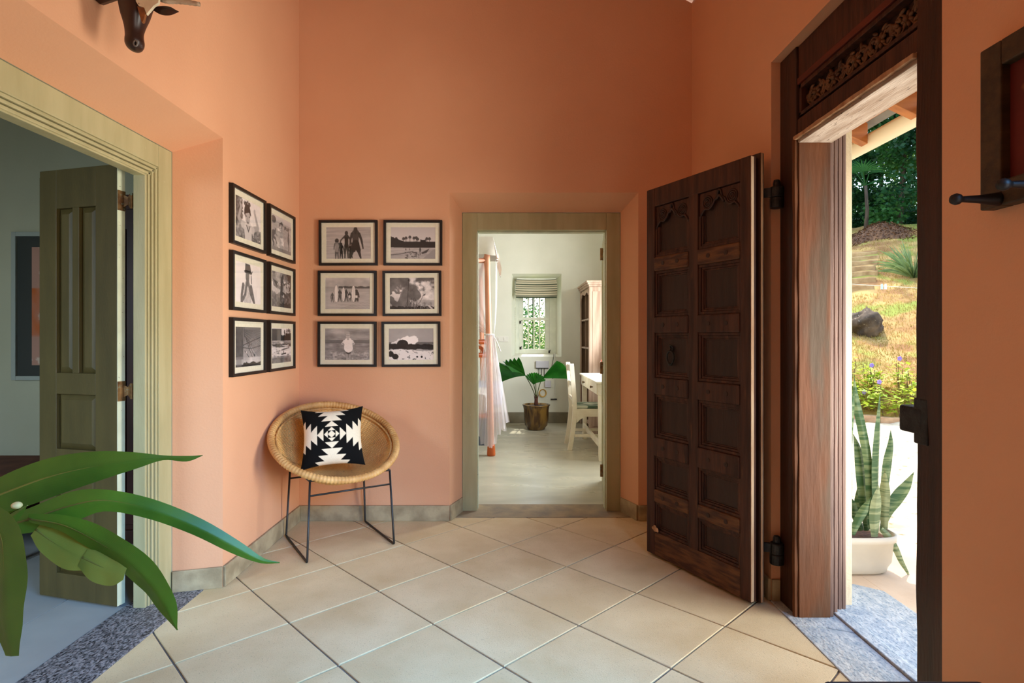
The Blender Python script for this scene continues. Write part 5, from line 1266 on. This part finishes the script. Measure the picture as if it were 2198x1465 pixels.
for nm, dims in (('frame_stile', (-w, -w+.03, -.03, 0, -h, h)), ('frame_stile', (w-.03, w, -.03, 0, -h, h)), ('frame_rail', (-w+.03, w-.03, -.03, 0, h-.03, h)), ('frame_rail', (-w+.03, w-.03, -.03, 0, -h, -h+.03))): boxpart(nm, m_gf, ar, dims, .003)
boxpart('mount', m_dm, ar, (-w+.03, w-.03, -.012, 0, -h+.03, h-.03), 0)
c = Canvas(60, 86, .6); n1_ = c.noise(5, 6, 101, 4); n2_ = c.noise(4, 9, 102, 4)
base = lin(c.out((1, 1, 1))); pa = np.array(srgb(190, 140, 122)[:3]); pb_ = np.array(srgb(196, 96, 40)[:3]); pc_ = np.array(srgb(226, 206, 186)[:3])
dn = lambda a: a.reshape(86, 2, 60, 2).mean((1, 3))[..., None]
img = pa*(1-dn(n1_*(c.y > .35)*(c.y < .75)*1.4).clip(0, 1)) + pb_*dn(n1_*(c.y > .35)*(c.y < .75)*1.4).clip(0, 1); k_ = dn((n2_ > .58)*.7); img = img*(1-k_) + pc_*k_
cn = np.concatenate([img, np.ones((86, 60, 1))], -1)
b = MB(); b.grid(lambda i, j: (-.225 + .45*j/59, -.0135, .405 - .81*i/85), 86, 60); b.build('print', m_print, ar, cols=cn.reshape(-1, 4))
gb = MB(); gb.add([(-w+.03, -.02, -h+.03), (w-.03, -.02, -h+.03), (w-.03, -.02, h-.03), (-w+.03, -.02, h-.03)], [(0, 1, 2, 3)]); gb.build('glass', m_glass, ar)
m_mahog = mat('dark_mahogany', srgb(66, 28, 20), srgb(46, 18, 13), scale=4, stretch=(5, 5, .5), rough=.35)
wr = thing('wardrobe', 'dark mahogany wardrobe behind the open olive door leaf', 'wardrobe', (-2.24, 3.42, 0))
boxpart('body', m_mahog, wr, (-.42, .42, .03, .48, .08, 2.06), .004)
for sx in (-1, 1):
    o = boxpart('door', m_mahog, wr, (min(0, sx*.41), max(0, sx*.41), .005, .029, .12, 2.02), .003); boxpart('door_panel', m_mahog, o, (min(sx*.07, sx*.35), max(sx*.07, sx*.35), -.003, .006, .25, 1.90), .003)
boxpart('cornice', m_mahog, wr, (-.415, .44, -.01, .49, 2.06, 2.105), .006); boxpart('plinth', m_mahog, wr, (-.41, .41, .02, .47, 0, .08), .002)
db = thing('daybed', 'low dark wooden daybed with rust brown cover in side room', 'daybed', (-3.35, 3.45, 0))
boxpart('frame', m_mahog, db, (-.9, .62, -.38, .40, .20, .30), .006); boxpart('mattress', mat('rust_brown_cover', srgb(112, 66, 44), srgb(92, 52, 36), scale=8, rough=.9), db, (-.88, .60, -.36, .38, .30, .46), .03)
for sx in (-.86, .56):
    for sy in (-.34, .34): boxpart('leg', m_mahog, db, (sx, sx+.05, sy-.025, sy+.025, 0, .20), .003)
# ---------------------------------------------------------------- outside: terrace, slope, plants
DSV = Vector((.545, .838, 0))                        # uphill direction of the garden
def hill(x, y):
    s = x*DSV.x + y*DSV.y
    t = max(0.0, s - 10.0); z = .42*t if s < 21 else .42*11 + .10*(s - 21)
    if t > 0: z += .05 + .10*math.sin(x*1.3 + y*.7)*min(1, t/3) + .05*math.sin(x*3.1 - y*2.3)*min(1, t/2)
    return z
def G(u, v, s_guess=None):                            # photo pixel on the garden ground, found by marching along its ray
    k = (u - CX)/FPX; kz = -(v - CY)/FPX; Y = 3.0
    while Y < 60:
        if HC + kz*Y <= hill(k*Y, Y): break
        Y += .01
    return Vector((k*Y, Y, hill(k*Y, Y)))
m_terr = mat('pinkish_concrete', srgb(222, 196, 164), srgb(208, 178, 144), scale=3, detail=7, rough=.85, bump=.1, bscale=60, rand=False)
m_sand = mat('pale_sandy_ground', srgb(216, 202, 174), srgb(188, 168, 134), scale=6, detail=9, rough=.95, bump=.4, bscale=40, c3=srgb(150, 128, 90), s3=14, lo3=.60, hi3=.68, rand=False)
m_dry = mat('dry_grass_slope', srgb(196, 158, 92), srgb(150, 106, 62), scale=2.2, detail=9, rough=.95, bump=.6, bscale=24, c3=srgb(146, 150, 62), s3=1.2, lo3=.52, hi3=.62, lo=.4, hi=.6, rand=False)
b = MB(); b.box(1.842, 2.46, -3.0, 8.6, -.08, -.002); b.box(1.60, 1.842, 2.72, 8.6, -.08, -.0025); b.build('terrace', m_terr, kind='structure')['label'] = 'pinkish concrete terrace strip outside the entrance'
xs = [2.462 + 27*(i/70)**1.3 for i in range(71)]; ys = [-4 + 40*(j/110) for j in range(111)]
b = MB()
b.v = [(x, y, hill(x, y) - .004) for x in xs for y in ys]; n2 = len(ys)
for i in range(len(xs)-1):
    for j in range(n2-1):
        b.f.append([i*n2+j, (i+1)*n2+j, (i+1)*n2+j+1, i*n2+j+1]); c = (xs[i]+xs[i+1])/2*DSV.x + (ys[j]+ys[j+1])/2*DSV.y
        b.mi.append(0 if c < 9.95 else 1)
gr = b.build('ground_garden', [m_sand, m_dry], smooth=True, kind='structure'); gr['label'] = 'sandy yard rising to a dry grass slope'
b = MB(); b.grid(lambda i, j: (-9 + 11.4*i/20, 8.60 + 14*j/20, -.05), 21, 21); b.build('ground_behind', mat('sunlit_lawn', srgb(190, 196, 110), srgb(150, 160, 80), scale=2, rough=.95, rand=False), kind='structure')
# kerb at the foot of the slope
kb = thing('garden_kerb', 'low pale brick kerb edging the flower bed', 'kerb', tuple(DSV*9.9)); kb.rotation_euler = (0, 0, math.atan2(DSV.y, DSV.x) - math.pi/2)
m_kerb = mat('weathered_kerb', srgb(206, 168, 130), srgb(176, 138, 104), scale=8, rough=.9, bump=.3, bscale=40)
for k in range(-12, 13): boxpart('kerb_stone', m_kerb, kb, (k*.42+.004, k*.42+.416, 0, .13, -.04, .085 + .006*(k % 3)), .008)

# eaves
m_raft = mat('honey_rafter_timber', srgb(190, 122, 66), srgb(160, 96, 50), scale=4, stretch=(.6, 6, 6), rough=.6)
ev = structure('eaves', (1.60, 0, 0), label='timber eaves with rafters and gutter over the terrace')
for k in range(11):
    y = 1.29 + .42*k - .02
    b = MB(); b.hexa([(0, y-.03, 2.62), (.50, y-.03, 2.385), (.50, y+.03, 2.385), (0, y+.03, 2.62), (0, y-.03, 2.74), (.50, y-.03, 2.505), (.50, y+.03, 2.505), (0, y+.03, 2.74)]); b.build('rafter', m_raft, ev, bevel=.002)
for k, x in enumerate((.06, .28, .47)):
    z = 2.74 - .47*x; b = MB(); b.box(x-.035, x+.035, -1.0, 6.0, z, z+.022); b.build('batten', m_raft, ev)
b = MB(); b.hexa([(-.02, -1, 2.775), (.56, -1, 2.502), (.56, 6, 2.502), (-.02, 6, 2.775), (-.02, -1, 2.81), (.56, -1, 2.54), (.56, 6, 2.54), (-.02, 6, 2.81)]); b.build('roof_deck', mat('grey_roof_deck', srgb(132, 128, 118), srgb(104, 100, 92), scale=5, rough=.9), ev)
b = MB(); n = 14
prof = [(.565 + .065*math.cos(a), 2.442 + .065*math.sin(a)) for a in [math.pi + math.pi*k/(n-1) for k in range(n)]]; prof2 = [(.565 + .060*math.cos(a), 2.442 + .060*math.sin(a)) for a in [math.pi + math.pi*k/(n-1) for k in range(n)]][::-1]
b.prism([(p[0], -1.0, p[1]) for p in prof + prof2], (0, 7.0, 0)); b.build('gutter', mat('cream_gutter', srgb(238, 226, 204), rough=.5), ev, smooth=True)
b = MB(); b.box(.60, .625, -1.0, 6.0, 2.40, 2.58) if False else None

# snake plant in trough
TP = Vector((1.845, 3.085, 0))
sp = thing('potted_snake_plant', 'snake plant with banded upright leaves in off white trough', 'plant', TP)
m_trough = mat('off_white_plastic_trough', srgb(200, 190, 172), srgb(188, 178, 160), scale=5, rough=.5)
b = MB(); b.lathe([(.150, .0), (.168, .012), (.172, .03), (.190, .06), (.200, .165), (.212, .17), (.214, .205), (.204, .206), (.196, .17), (0, .165)], 48, sx=1.0, sy=.62, power=.62); b.build('trough', m_trough, sp, smooth=True)
b = MB(); b.lathe([(0, .172), (.192, .170), (.19, .166)], 40, sx=1, sy=.62, power=.62); b.build('soil', mat('brown_potting_soil', srgb(110, 78, 58), srgb(74, 52, 40), scale=50, rough=.95, bump=.6, bscale=70), sp)
def snake_mat():
    m = mat('banded_snake_leaf', srgb(58, 92, 52), srgb(122, 140, 96), scale=5, stretch=(.6, .6, 7), detail=4, rough=.45, distort=1.2, lo=.45, hi=.6, transl=.12)
    return m
m_snake = snake_mat(); m_snake2 = mat('pale_banded_snake_leaf', srgb(150, 158, 116), srgb(92, 112, 74), scale=6, stretch=(.6, .6, 7), detail=4, rough=.45, distort=1.2, lo=.42, hi=.6, transl=.12)
def cr(x, y, dy=0.0): return P(1780 + x/2.818, 780 + y/2.818, 3.06 + dy)
SL = [([(255, 1000), (250, 800), (240, 600), (200, 380), (165, 220), (152, 85)], [.016, .021, .024, .025, .020, .001], .03, 0), ([(100, 1010), (120, 800), (118, 560), (128, 380), (140, 260), (152, 170)], [.016, .022, .024, .022, .016, .001], -.02, 0),
      ([(285, 1010), (288, 800), (292, 600), (300, 430), (305, 300), (308, 172)], [.016, .028, .033, .028, .016, .001], .02, 0), ([(330, 1010), (342, 760), (360, 600), (375, 490), (372, 403)], [.014, .024, .028, .018, .001], .05, 0),
      ([(320, 1010), (360, 900), (420, 815), (470, 745), (512, 656)], [.012, .028, .036, .028, .001], .0, 0), ([(280, 1050), (286, 930), (294, 830), (298, 733)], [.020, .034, .030, .001], -.06, 1),
      ([(335, 1000), (332, 860), (336, 760), (338, 640)], [.014, .026, .024, .001], -.01, 1), ([(232, 1010), (215, 820), (195, 640), (178, 520), (145, 425)], [.016, .030, .030, .022, .001], .06, 0),
      ([(140, 1035), (175, 950), (215, 880), (262, 800)], [.012, .020, .020, .001], -.05, 0), ([(172, 1010), (180, 900), (180, 820), (177, 728)], [.014, .022, .020, .001], .07, 0), ([(195, 1010), (160, 920), (140, 850), (120, 800)], [.014, .020, .018, .001], .05, 0),
      ([(316, 1000), (362, 1050), (405, 1120), (440, 1200), (478, 1270), (482, 1305), (455, 1312)], [.012, .018, .017, .013, .006, .003, .001], -.06, 1), ([(60, 1010), (70, 800), (85, 600), (100, 420)], [.016, .024, .026, .001], .03, 0)]
for k, (px, wd, dy, kind) in enumerate(SL):
    mid = [cr(x, y, dy) for x, y in px]; bl, _, _ = blade(mid, wd, roll=rnd.uniform(-.5, .5), fold=.35, nseg=30, ncross=7, seed=k); bl.build('leaf', m_snake2 if kind else m_snake, sp, smooth=True, off=TP)

# boulder, steps, leaf heap
rk = G(1858, 712); m_rock = mat('dark_mossy_rock', srgb(112, 92, 70), srgb(68, 55, 42), scale=5, detail=8, rough=.9, bump=.8, bscale=14, c3=srgb(176, 166, 144), s3=22, lo3=.66, hi3=.72)
b = MB(); nu, nv = 22, 34; rr = random.Random(3)
def rockf(i, j):
    th = math.pi*i/(nu-1); ph = 2*math.pi*j/(nv-1) % (2*math.pi); k = 1 + .13*math.sin(3*ph + 1.2) * math.sin(th) + .08*math.sin(5*th + 2*ph) + .06*math.sin(7*ph + 9*th) + .04*math.sin(13*ph - 11*th)
    return (.40*k*math.sin(th)*math.cos(ph), .30*k*math.sin(th)*math.sin(ph), .27*k*math.cos(th) + .06*math.cos(th)*math.sin(ph*2))
b.grid(rockf, nu, nv); rock = b.build('boulder', m_rock, None, smooth=True, weld=True); rock.location = rk + Vector((0, 0, .14)); rock.rotation_euler = (0, .12, .5)
tag(rock, 'dark rounded boulder half sunk in the dry grass slope', 'rock')
hp_ = G(1887, 501); ex = Vector((DSV.y, -DSV.x, 0)); b = MB()
def heap(i, j):
    p, q = lerp(-1, 1, i/36), lerp(-1, 1, j/18); w = hp_ + ex*p*.80 + DSV*q*.45
    return (w.x, w.y, hill(w.x, w.y) - .03 + .30*max(0, 1 - abs(p)**1.6)*max(0, 1 - q*q) + rnd.uniform(-.025, .025))
b.grid(heap, 37, 19)
for k in range(700):                                  # loose dead leaves
    p, q = rnd.uniform(-1.1, 1.1), rnd.uniform(-1.1, 1.1); w = hp_ + ex*p*.80 + DSV*q*.45
    c = Vector((w.x, w.y, hill(w.x, w.y) + .01 + .30*max(0, 1 - abs(p)**1.6)*max(0, 1 - q*q))); d = Vector((rnd.uniform(-1, 1), rnd.uniform(-1, 1), rnd.uniform(-.2, .6))).normalized()*.06; s_ = d.cross(Vector((rnd.random(), rnd.random(), 1))).normalized()*.022
    b.add([c, c + d*.5 + s_, c + d, c + d*.5 - s_], [(0, 1, 2, 3)])
o = b.build('leaf_heap', mat('dead_leaf_heap', srgb(138, 98, 68), srgb(82, 56, 40), scale=14, detail=8, rough=.95, bump=.9, bscale=30), None, off=hp_, kind='stuff'); o.location = hp_; tag(o, 'low heap of brown dead leaves at the foot of the trees', 'leaf heap')
m_step = mat('earth_step', srgb(196, 160, 112), srgb(160, 124, 82), scale=6, rough=.95, bump=.4, bscale=30)
gs = thing('garden_steps', 'worn earth steps climbing the dry grass slope', 'steps', G(1842, 620)); gs.rotation_euler = (0, 0, math.atan2(DSV.y, DSV.x) - math.pi/2)
inv = gs.rotation_euler.to_matrix().transposed()
for k, v in enumerate((622, 606, 592, 580, 568, 558, 549)):
    q = inv @ (G(1838 + k*2.2, v) - gs.location); boxpart('step', m_step, gs, (q.x - .40, q.x + .34 + .03*(k % 3), q.y - .02, q.y + .30, q.z - .12, q.z + .10), .02)
# clothes line with two pegs
cl_ = thing('clothes_line', 'thin white clothes line strung across the garden between poles', 'clothes line', (0, 0, 0))
a, c = P(1560, 594, 8.6), P(2300, 637, 8.6)
b = MB(); b.tube([a, lerp(a, c, .5), c], .004, 5); b.build('line', mat('white_cord', srgb(226, 218, 200), rough=.7), cl_)
for q in (a, c): b = MB(); b.tube([(q.x, q.y, hill(q.x, q.y)), (q.x, q.y, q.z + .05)], .03, 8); b.build('pole', m_raft, cl_)
for u, col_ in ((1893, (196, 226, 232)), (1901, (236, 238, 238))):
    q = P(u, 614, 8.595); t = thing('clothes_peg', 'pale blue plastic peg on the clothes line' if u < 1895 else 'white plastic peg on the clothes line', 'clothes peg', q)
    for s in (-1, 1): b = MB(); b.hexa([(s*.004-.006, -.008, -.045), (s*.016, -.008, -.045), (s*.016, .008, -.045), (s*.004-.006, .008, -.045), (s*.002-.004, -.008, .035), (s*.010, -.008, .035), (s*.010, .008, .035), (s*.002-.004, .008, .035)]); b.build('prong', mat('peg_plastic', srgb(*col_), rough=.4), t)

# strappy plant on the slope
def strappy(loc, n, L, name, label, m, seed):
    r = random.Random(seed); t = thing(name, label, 'plant', loc)
    for k in range(n):
        a = r.uniform(0, 6.28); e = r.uniform(.25, 1.25); l = L*r.uniform(.7, 1.1); d = Vector((math.cos(a)*math.sin(e), math.sin(a)*math.sin(e), math.cos(e)))
        mid = [Vector((0, 0, 0)), d*l*.4, d*l*.75 - Vector((0, 0, .08*l)), d*l - Vector((0, 0, .28*l*math.sin(e)))]
        bl, _, _ = blade(mid, [.018, .026, .018, .001], nseg=9, ncross=3, fold=.3, up=(math.sin(a), -math.cos(a), .2), seed=k); bl.build('leaf', m, t, smooth=True)
    return t
m_strap = mat('grey_green_strap_leaf', srgb(148, 164, 104), srgb(104, 128, 74), scale=5, rough=.5, transl=.25)
strappy(G(1962, 596), 80, 1.05, 'strappy_shrub', 'big clump of grey green strap leaves on the slope', m_strap, 3)

# bed of purple flowered plants along the kerb
m_bedleaf = mat('lime_bed_leaf', srgb(206, 214, 76), srgb(158, 182, 58), scale=4, rough=.5, transl=.35); m_petal = mat('violet_petal', srgb(178, 146, 224), srgb(150, 116, 208), scale=5, rough=.6); m_twig = mat('brown_twig', srgb(110, 86, 56), rough=.8)
rr = random.Random(12); nf = 0
for k in range(76):
    u = rr.uniform(1790, 1990) if k < 52 else rr.uniform(1990, 2300); v = rr.uniform(826, 902); q = G(u, v)
    t = thing('flowering_plant', 'small lime leaved bed plant behind the kerb', 'plant', q, 0, 'small leafy plants in the flower bed')
    h = rr.uniform(.18, .42); b = MB(); b.tube([(0, 0, 0), (rr.uniform(-.06, .06), rr.uniform(-.06, .06), h)], .005, 5); top = Vector(b.v[-1]); b.build('stem', m_twig, t)
    b = MB()
    for q2 in range(24):
        c = top*rr.uniform(.25, 1.0) + Vector((rr.uniform(-.13, .13), rr.uniform(-.13, .13), rr.uniform(-.05, .05))); a = rr.uniform(0, 6.28); l = rr.uniform(.06, .12); d = Vector((math.cos(a), math.sin(a), rr.uniform(-.2, .6)))*l; s = d.cross(Vector((0, 0, 1))).normalized()*l*.35
        b.add([c, c + d*.5 + s, c + d, c + d*.5 - s], [(0, 1, 2, 3)])
    b.build('foliage', m_bedleaf, t, kind='stuff')
    if k % 7 == 0:
        t['label'] = 'small lime leaved bed plant with a violet flower'; t['group'] = 'violet flowering plants in the bed'
        b = MB(); c = top + Vector((0, -.02, .06))
        for p in range(5): a = p*1.257; b.ball(c + Vector((math.cos(a)*.022, -.01, math.sin(a)*.022)), (.018, .007, .018), 5, 7)
        b.build('flower', m_petal, t, smooth=True)
# dry grass blades (nobody could count them)
b = MB(); rr = random.Random(4)
for k in range(30000):
    u = rr.uniform(1700, 2150); s = 10.2 + 10.5*rr.random()**1.2; kx = (u - CX)/FPX; Y = s/(DSV.x*kx + DSV.y); x = kx*Y; z = hill(x, Y); vv = CY - (z - HC)/Y*FPX
    if 1812 < u < 1884 and 538 < vv < 630: continue
    a = rr.uniform(0, 6.28); h = rr.uniform(.02, .065); w = .007; l = rr.uniform(-.05, .05); b.add([(x - w*math.cos(a), Y - w*math.sin(a), z - .01), (x + w*math.cos(a), Y + w*math.sin(a), z - .01), (x + l, Y + l*.6, z + h)], [(0, 1, 2)])
o = b.build('dry_grass', mat('straw_grass', srgb(206, 170, 100), srgb(156, 136, 66), scale=1.5, rough=.9, transl=.3, rand=False), None, kind='stuff'); tag(o, 'short straw coloured grass over the slope', 'grass')

# trees beyond the slope
m_lf = [mat('tree_leaf_%s' % n, c1, c2, scale=1.2, rough=.45, transl=.5) for n, c1, c2 in (('dark', srgb(46, 98, 52), srgb(28, 70, 40)), ('mid', srgb(76, 132, 60), srgb(48, 100, 50)), ('light', srgb(140, 176, 76), srgb(92, 140, 60)))]
m_bark = mat('grey_bark', srgb(92, 76, 60), srgb(62, 50, 40), scale=6, stretch=(4, 4, .6), rough=.9, bump=.5, bscale=20)
def tree(loc, h, rx, nleaf, mi, label, seed, base=.15, size=.17):
    r = random.Random(seed); t = thing('tree', label, 'tree', loc, 0, 'trees beyond the slope')
    b = MB(); b.tube(smoothpath([(0, 0, -.1), (r.uniform(-.2, .2), 0, h*.4), (r.uniform(-.4, .4), .1, h*.85)], 10), [.09 - .006*i for i in range(10)], 8)
    for k in range(5):
        a = r.uniform(0, 6.28); z = h*r.uniform(.25, .6); b.tube(smoothpath([(0, 0, z), (math.cos(a)*rx*.4, math.sin(a)*rx*.4, z + h*.12), (math.cos(a)*rx*.8, math.sin(a)*rx*.8, z + h*.2)], 6), [.06, .05, .04, .03, .02, .012], 6)
    b.build('trunk', m_bark, t, smooth=True, kind=None)
    b = MB(); cl = [(Vector((r.gauss(0, .42)*rx, r.gauss(0, .42)*rx, h*(base + (1-base)*r.random()))), r.uniform(.35, .8)) for _ in range(34)]
    for k in range(nleaf):
        c0, rad = r.choice(cl); d = Vector((r.gauss(0, 1), r.gauss(0, 1), r.gauss(0, .8))).normalized()*rad*r.random()**.4; c = c0 + d
        l = size*r.uniform(.6, 1.2); a = Vector((r.uniform(-1, 1), r.uniform(-1, 1), r.uniform(-.8, .3))).normalized()*l; s = a.cross(Vector((r.uniform(-1, 1), r.uniform(-1, 1), r.uniform(-1, 1)))).normalized()*l*.3
        b.add([c, c + a*.5 + s, c + a, c + a*.5 - s], [(0, 1, 2, 3)])
    b.build('crown', m_lf[mi], t, kind='stuff'); return t
TL = [(1800, 21.5, 9, 2.3, 0, 'dense dark green tree left of the leaf heap'), (1862, 23.5, 11, 2.6, 1, 'tall mid green tree directly behind the leaf heap'), (1930, 21.8, 10, 2.3, 0, 'dense dark tree behind the strap leaved clump'), (1985, 22.5, 9.5, 2.3, 1, 'mid green tree right of the strap leaved clump'), (1890, 26.5, 13, 3.2, 2, 'pale green tall tree rising behind the others'), (1760, 25, 12, 3.0, 1, 'tall mid green tree beyond the dark one by the steps'), (2040, 26, 12, 3.0, 2, 'pale green tree at the far end of the row'), (1825, 28, 14, 3.4, 0, 'very tall dark tree at the back of the row'), (2130, 22.5, 10, 2.6, 0, 'dark tree growing past the strap leaved clump along the slope top'), (2260, 23, 10, 2.8, 1, 'mid green tree second to last along the slope top'), (2420, 24, 11, 3.0, 0, 'dark tree last along the slope top away from the steps')]
for k, (u, s, h, rx, mi, lab) in enumerate(TL):
    kx = (u - CX)/FPX; Y = s/(DSV.x*kx + DSV.y); x = kx*Y; tree((x, Y, hill(x, Y)), h, rx, 17000, mi, lab, 20 + k, base=.0, size=.15)
# a fan palm among the trees
q = G(1858, 498); q = Vector((q.x, q.y, hill(q.x, q.y))); pt = thing('garden_palm', 'slender palm with spiky fan fronds before the dark trees', 'palm', q)
b = MB(); b.tube([(0, 0, 0), (.05, 0, .7), (0, 0, 1.4)], [.06, .05, .045], 8); b.build('trunk', m_bark, pt, smooth=True)
r = random.Random(8)
for k in range(12):
    a = r.uniform(0, 6.28); el = r.uniform(.1, 1.1); hub = Vector((math.cos(a)*.55*math.cos(el), math.sin(a)*.55*math.cos(el), 1.4 + .6*math.sin(el))); b = MB(); ax = (hub - Vector((0, 0, 1.4))).normalized(); sd = ax.cross(Vector((0, 0, 1))).normalized()
    b.tube([(0, 0, 1.4), tuple(hub)], .012, 5)
    for f in range(15):
        t_ = lerp(-1.5, 1.5, f/14); d = ax*math.cos(t_) + sd*math.sin(t_); tip = hub + d*.65 - Vector((0, 0, .12)); w = d.cross(ax.cross(sd)).normalized()*.018; b.add([hub, hub + d*.3 + w, tip, hub + d*.3 - w], [(0, 1, 2, 3)])
    b.build('frond', m_lf[1], pt)
# shrubs seen through the bedroom window; tallest added to block the sun
for k, (x, y, h) in enumerate(((.1, 11.5, 1.9), (.9, 12.0, 1.6), (.55, 13.5, 4.8), (-.6, 13, 2.6), (1.7, 13.2, 2.6))):
    r = random.Random(60 + k); t = thing('garden_shrub', 'leafy shrub outside the barred bedroom window', 'shrub', (x, y, -.05), 0, 'shrubs outside the bedroom window')
    b = MB(); b.tube([(0, 0, 0), (0, 0, h*.7)], .03, 6); b.build('stem', m_bark, t); b = MB()
    for q in range(2400):
        c = Vector((r.gauss(0, .3), r.gauss(0, .3), r.uniform(.1, 1)*h)); l = .075; a = Vector((r.uniform(-1, 1), r.uniform(-1, 1), r.uniform(-.6, .6))).normalized()*l; s = a.cross(Vector((r.uniform(-1, 1), r.uniform(-1, 1), 1))).normalized()*l*.3; b.add([c, c+a*.5+s, c+a, c+a*.5-s], [(0, 1, 2, 3)])
    b.build('foliage', m_lf[(k+1) % 3], t, kind='stuff')
